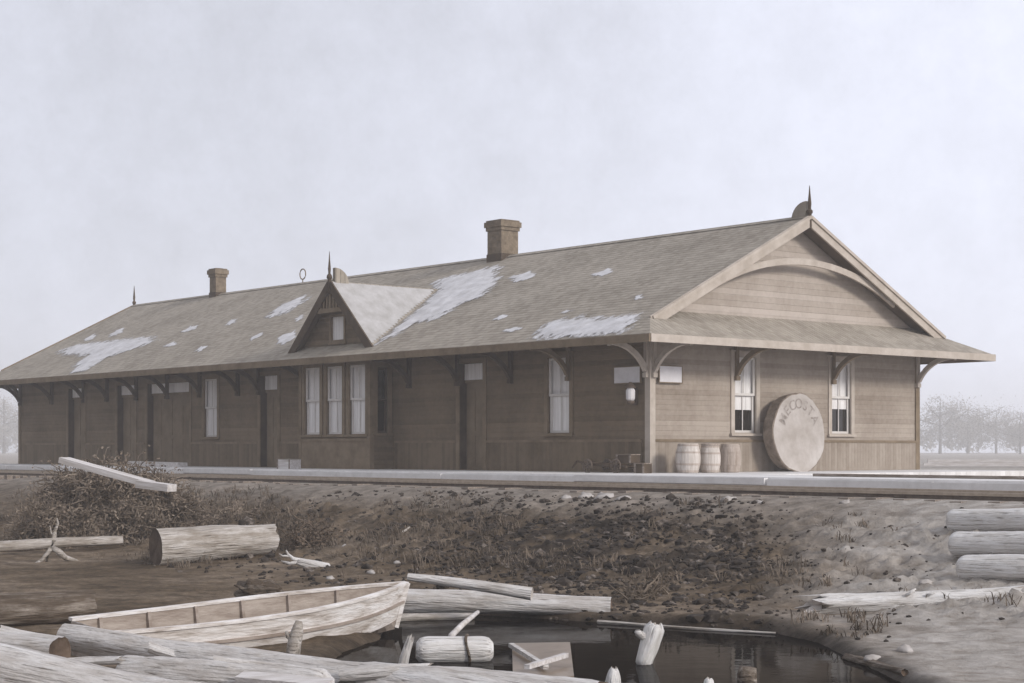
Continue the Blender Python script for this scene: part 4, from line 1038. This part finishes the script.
grassmb = MB(); rn = random.Random(11)
def tuft(p, n, h, rn, mb):
    for _ in range(n):
        a = rn.uniform(0, 6.28); b = p+Vector((rn.gauss(0,.05), rn.gauss(0,.05), -0.01)); w_ = rn.uniform(.004,.009)
        ln_ = h*rn.uniform(.5,1.3); lean_ = rn.uniform(.2,1.1)
        d = Vector((math.cos(a)*lean_, math.sin(a)*lean_, 1)).normalized(); s = Vector((-math.sin(a), math.cos(a), 0))*w_
        m1 = b+d*ln_*0.6; t_ = m1+(d+Vector((math.cos(a)*0.6, math.sin(a)*0.6, -0.5))).normalized()*ln_*0.4
        mb.add([b-s, b+s, m1+s*0.8, m1-s*0.8, t_], [(0,1,2,3),(3,2,4)])
hz = lambda x, y: gz(x, y)
pts_x, pts_y = [], []
cand = 0
X_ = np.array([rn.uniform(-13, 11) for _ in range(16000)]); Y_ = np.array([rn.uniform(16.5, 46) for _ in range(16000)])
H_, D_, PD_ = base_h(X_, Y_)
for x, y, z, d, pd in zip(X_, Y_, H_, D_, PD_):
    if d < 6.3 or d > 13 or pd > -0.15: continue
    px = HX+F*x/y
    if not (-60 < px < 1090): continue
    dens = noise.noise(Vector((x*0.45, y*0.45, 2)))+0.15+(0.25 if 7 < d < 10.8 else -0.15)-(0.25 if px > 860 else 0)
    if px > 520: dens -= 0.2
    if rn.random() > dens*1.5: continue
    tuft(Vector((x,y,surf(x,y))), rn.randint(7,16), rn.uniform(.10,.24), rn, grassmb)
tag(grassmb.build('dead_grass', 'grass'), 'short dead grass scattered over the bank', 'grass', kind='stuff')
rub = MB()
ico = [(0,0,1),(.89,0,.45),(.28,.85,.45),(-.72,.53,.45),(-.72,-.53,.45),(.28,-.85,.45),(.72,.53,-.45),(-.28,.85,-.45),(-.89,0,-.45),(-.28,-.85,-.45),(.72,-.53,-.45),(0,0,-1)]
icof = [(0,1,2),(0,2,3),(0,3,4),(0,4,5),(0,5,1),(1,6,2),(2,7,3),(3,8,4),(4,9,5),(5,10,1),(6,7,2),(7,8,3),(8,9,4),(9,10,5),(10,6,1),(11,7,6),(11,8,7),(11,9,8),(11,10,9),(11,6,10)]
def rock(mb, p, s, rn):
    sx, sy, sz = s*rn.uniform(.7,1.4), s*rn.uniform(.7,1.4), s*rn.uniform(.45,.9); a = rn.uniform(0,6.28); c_, s_2 = math.cos(a), math.sin(a)
    vs = []
    for v in ico:
        k = rn.uniform(.7,1.25); x, y, z = v[0]*sx*k, v[1]*sy*k, v[2]*sz*k; vs.append((p.x+x*c_-y*s_2, p.y+x*s_2+y*c_, p.z+z))
    mb.add(vs, icof)
X_ = np.array([rn.uniform(-9, 9) for _ in range(70000)]); Y_ = np.array([rn.uniform(17, 36) for _ in range(70000)])
H_, D_, PD_ = base_h(X_, Y_)
for x, y, z, d, pd in zip(X_, Y_, H_, D_, PD_):
    if d < 5.9 or d > 13.5 or pd > 0.0: continue
    px = HX+F*x/y
    if not (150 < px < 1060): continue
    k = np.interp(px, [150,400,520,740,840,1000],[0.12,0.3,1,0.9,0.10,0.015])*np.interp(d, [5.9,7,8,11,12,13.5],[0.35,0.5,1,1,0.5,0.25])
    if rn.random() > k*(0.55+0.9*noise.noise(Vector((x*0.8,y*0.8,7)))): continue
    rock(rub, Vector((x,y,surf(x,y)+0.004)), (abs(rn.gauss(0.0,0.026))+0.012)*(1.9 if rn.random() < 0.06 and px < 760 else 1 if px < 760 else 0.6), rn)
tag(rub.build('rubble', 'rubble'), 'loose clods and stones covering the middle of the bank', 'rubble', kind='stuff')
# pale lumps along the edge of the track and on the mud
rn = random.Random(3)
sp_ = [(566,497,.11),(586,496.5,.15),(604,498,.19),(623,500,.15),(728,501,.12),(760,503,.08),(846,503,.09)]
for px, py, s in sp_:
    g = G(px, py); m = MB(); lump(0, 0, 0.02, s, s*0.8, s*0.5, rn.random()*9, m, am=0.6)
    o = m.build('stone', 'stone', smooth=True); o.location = (g.x, g.y, surf(g.x,g.y)-0.03); tag(o, 'pale lump of stone along the edge of the track bed', 'stone', 'pale stones along the track bed')
for px, py, s, lb in ((371,573,.05,'small white chip of stone on the mud above the bow'),(397,566,.045,'tiny pale stone on the mud right of the small white chip'),(345,551,.05,'pale stone on the mud below the bank'),(330,578,.05,'flat pale stone beside the antler shaped driftwood'),(925,587,.07,'white stone lying against the ragged driftwood trunk'),(905,652,.06,'white stone on the sand right of the pond'),(872,660,.07,'pale stone on the right shore of the pond')):
    g = G(px, py); m = MB(); lump(0, 0, s*0.2, s*1.3, s, s*0.7, rn.random()*9, m, am=0.45)
    o = m.build('stone', 'stone', smooth=True); o.location = (g.x, g.y, surf(g.x,g.y)); tag(o, lb, 'stone')
m = MB(); g = G(398,536); m.tube([P(392,541,g.y),P(400,534,g.y),P(410,527,g.y)], [0.03,0.03,0.015], 6)
tag(m.build('stick', 'log', smooth=True), 'short grey stick leaning on the middle of the bank', 'stick')
log(lie(848,662,0.03), lie(905,676,0.03), 0.05, 0.03, 'thin dark branch on the right shore of the pond', matn='log_dark', name='branch', cat='branch', seed=31, lump=0.3)

# ------------------------------------------------------------------ far things
def leafcloud(mb, c, rx, ry, rz, n, size, rn, clumps=14):
    cs = []
    for _ in range(clumps):
        v = Vector((rn.gauss(0,1), rn.gauss(0,1), rn.gauss(0,1))).normalized()*rn.uniform(.35,.95); cs.append((Vector((c.x+v.x*rx, c.y+v.y*ry, c.z+v.z*rz)), rn.uniform(.22,.45)))
    for _ in range(n):
        q_, k = rn.choice(cs); v = Vector((rn.gauss(0,.5), rn.gauss(0,.5), rn.gauss(0,.45)))*k
        p = q_+Vector((v.x*rx, v.y*ry, v.z*rz)); u = Vector((rn.gauss(0,1),rn.gauss(0,1),rn.gauss(0,1))).normalized()*size*rn.uniform(.6,1.3); w_ = Vector((rn.gauss(0,1),rn.gauss(0,1),rn.gauss(0,1))).normalized()*size*rn.uniform(.5,1)
        mb.add([p-u, p+w_, p+u, p-w_], [(0,1,2,3)])
def tree(px, Y, h, wd, seed, label):
    rn = random.Random(seed); x = (px-HX)/F*Y; z0 = gz(x, Y)
    t = empty('tree', (x, Y, z0), 0, label, 'tree', 'faint trees beyond the depot')
    m = MB(); m.tube([(0,0,-0.1),(0.05,0,h*0.3),(0.0,0.1,h*0.6),(0.1,0,h*0.9)], [h*0.03,h*0.024,h*0.015,h*0.004], 7)
    for k in range(6):
        a = rn.uniform(0,6.28); z = h*rn.uniform(.3,.7); m.tube([(0.02,0.05,z),(math.cos(a)*wd*.3,math.sin(a)*wd*.3,z+h*.12),(math.cos(a)*wd*.45,math.sin(a)*wd*.45,z+h*.25)], [h*.011,h*.007,h*.003], 5)
    m.build('trunk', 'trunk', t)
    m = MB(); leafcloud(m, Vector((0,0,h*0.52)), wd*0.5, wd*0.5, h*0.44, 6500, h*0.014, rn, clumps=60); m.build('crown', 'foliage', t)
tree(940, 440, 15.0, 21.0, 1, 'faint bushy tree just right of the depot end')
tree(968, 470, 14.0, 22.0, 2, 'low faint tree, second from the depot end')
tree(996, 450, 12.5, 21.0, 3, 'small faint tree between the second tree and the picture edge')
tree(1020, 430, 11.0, 17.0, 4, 'faint small tree at the right picture edge')
tree(4, 450, 15.5, 20.0, 5, 'faint tree at the far left beyond the depot')
fw = MB(); rn = random.Random(77)
for k in range(150):
    x = -225+3.0*k+rn.gauss(0,1.5); y = 520+rn.gauss(0,10); h = rn.uniform(8.0,13.0)
    leafcloud(fw, Vector((x,y,-0.5+h*0.5)), 4.5, 4.5, h*0.5, 120, 0.7, rn, clumps=7)
tag(fw.build('far_wood', 'foliage'), 'far pale line of woods behind the depot', 'woods', kind='stuff')
# low lumber stack far right
ls = empty('lumber_stack', (0,0,0), 0, 'low faint stack of lumber behind the platform at the right edge', 'lumber stack')
p = Pz(985, 467.5, -0.36); ls.location = (p.x, p.y, -0.36); ls.rotation_euler = (0,0,ROT*0.15)
for k, (w_, z) in enumerate(((6.0,0.0),(5.6,0.16))):
    for j in range(3):
        m = MB(); m.box((-w_/2+0.2*j,-0.5+0.42*j,z+0.08),(w_/2+0.1*j,-0.15+0.42*j,z+0.23)); m.build('board', 'plank', ls)

# ------------------------------------------------------------------ haze, sky, sun
HAZE = True
if HAZE:
    m = MB(); m.box((-440,-70,-3.2),(440,585,17.0)); hz_ = m.build('haze', [bpy.data.materials.new('haze')]); tag(hz_, 'pale even haze in the air', 'haze', kind='stuff')
    hm = hz_.data.materials[0]; hm.use_nodes = True; t = hm.node_tree
    t.nodes.remove(t.nodes['Principled BSDF'])
    pv = N(t, 'ShaderNodeVolumePrincipled'); pv.inputs['Color'].default_value = (0.985,0.98,0.985,1); pv.inputs['Density'].default_value = 0.0018; pv.inputs['Anisotropy'].default_value = 0.0
    t.links.new(pv.outputs[0], t.nodes['Material Output'].inputs['Volume'])
    hz_.display_type = 'WIRE'
SUN_EL, SUN_AZ = R(24), (0.80, -0.60)      # azimuth vector towards the sun
w = bpy.data.worlds.new('World'); sc.world = w; w.use_nodes = True; t = w.node_tree
bg = t.nodes['Background']; out = t.nodes['World Output']
sky = N(t, 'ShaderNodeTexSky', sky_type='NISHITA'); sky.sun_disc = False; sky.sun_elevation = SUN_EL
sky.sun_rotation = math.atan2(SUN_AZ[0], SUN_AZ[1]); sky.air_density = 1.0; sky.dust_density = 3.0
t.links.new(sky.outputs[0], bg.inputs['Color']); bg.inputs['Strength'].default_value = 0.05
# overcast layer: pale lavender cloud, brighter towards the sun side
tc = N(t, 'ShaderNodeTexCoord'); vm = N(t, 'ShaderNodeVectorMath', operation='DOT_PRODUCT'); vm.inputs[1].default_value = (0.75,0.0,-0.35)
t.links.new(tc.outputs['Generated'], vm.inputs[0])
nzn = N(t, 'ShaderNodeTexNoise'); nzn.inputs['Scale'].default_value = 3.0; nzn.inputs['Detail'].default_value = 7
t.links.new(tc.outputs['Generated'], nzn.inputs['Vector'])
nz2 = N(t, 'ShaderNodeTexNoise'); nz2.inputs['Scale'].default_value = 22; nz2.inputs['Detail'].default_value = 8; nz2.inputs['Roughness'].default_value = 0.75
t.links.new(tc.outputs['Generated'], nz2.inputs['Vector'])
ad0 = N(t, 'ShaderNodeMath', operation='MULTIPLY_ADD'); ad0.inputs[1].default_value = 0.42
t.links.new(nz2.outputs['Fac'], ad0.inputs[0]); t.links.new(vm.outputs['Value'], ad0.inputs[2])
ad = N(t, 'ShaderNodeMath', operation='MULTIPLY_ADD'); ad.inputs[1].default_value = 0.5
t.links.new(nzn.outputs['Fac'], ad.inputs[0]); t.links.new(ad0.outputs[0], ad.inputs[2])
rp = ramp(t, [(0.02, (0.375,0.382,0.42)), (0.72, (0.70,0.722,0.83))]); t.links.new(ad.outputs[0], rp.inputs['Fac'])
bg2 = N(t, 'ShaderNodeBackground'); bg2.inputs['Strength'].default_value = 1.0; t.links.new(rp.outputs['Color'], bg2.inputs['Color'])
mxs = N(t, 'ShaderNodeMixShader'); mxs.inputs[0].default_value = 0.92
t.links.new(bg.outputs[0], mxs.inputs[1]); t.links.new(bg2.outputs[0], mxs.inputs[2]); t.links.new(mxs.outputs[0], out.inputs['Surface'])
sd = bpy.data.lights.new('sun', 'SUN'); sd.energy = 1.5; sd.angle = R(12); sd.color = (1.0,0.95,0.88)
so_ = bpy.data.objects.new('sun', sd); col.objects.link(so_)
dirv = Vector((SUN_AZ[0]*math.cos(SUN_EL), SUN_AZ[1]*math.cos(SUN_EL), math.sin(SUN_EL)))
so_.rotation_euler = dirv.to_track_quat('Z', 'Y').to_euler()
vs = sc.view_settings; vs.view_transform = 'Standard'; vs.look = 'None'; vs.exposure = 0.6; vs.gamma = 1.0; vs.use_curve_mapping = False
sc.cycles.volume_bounces = 2
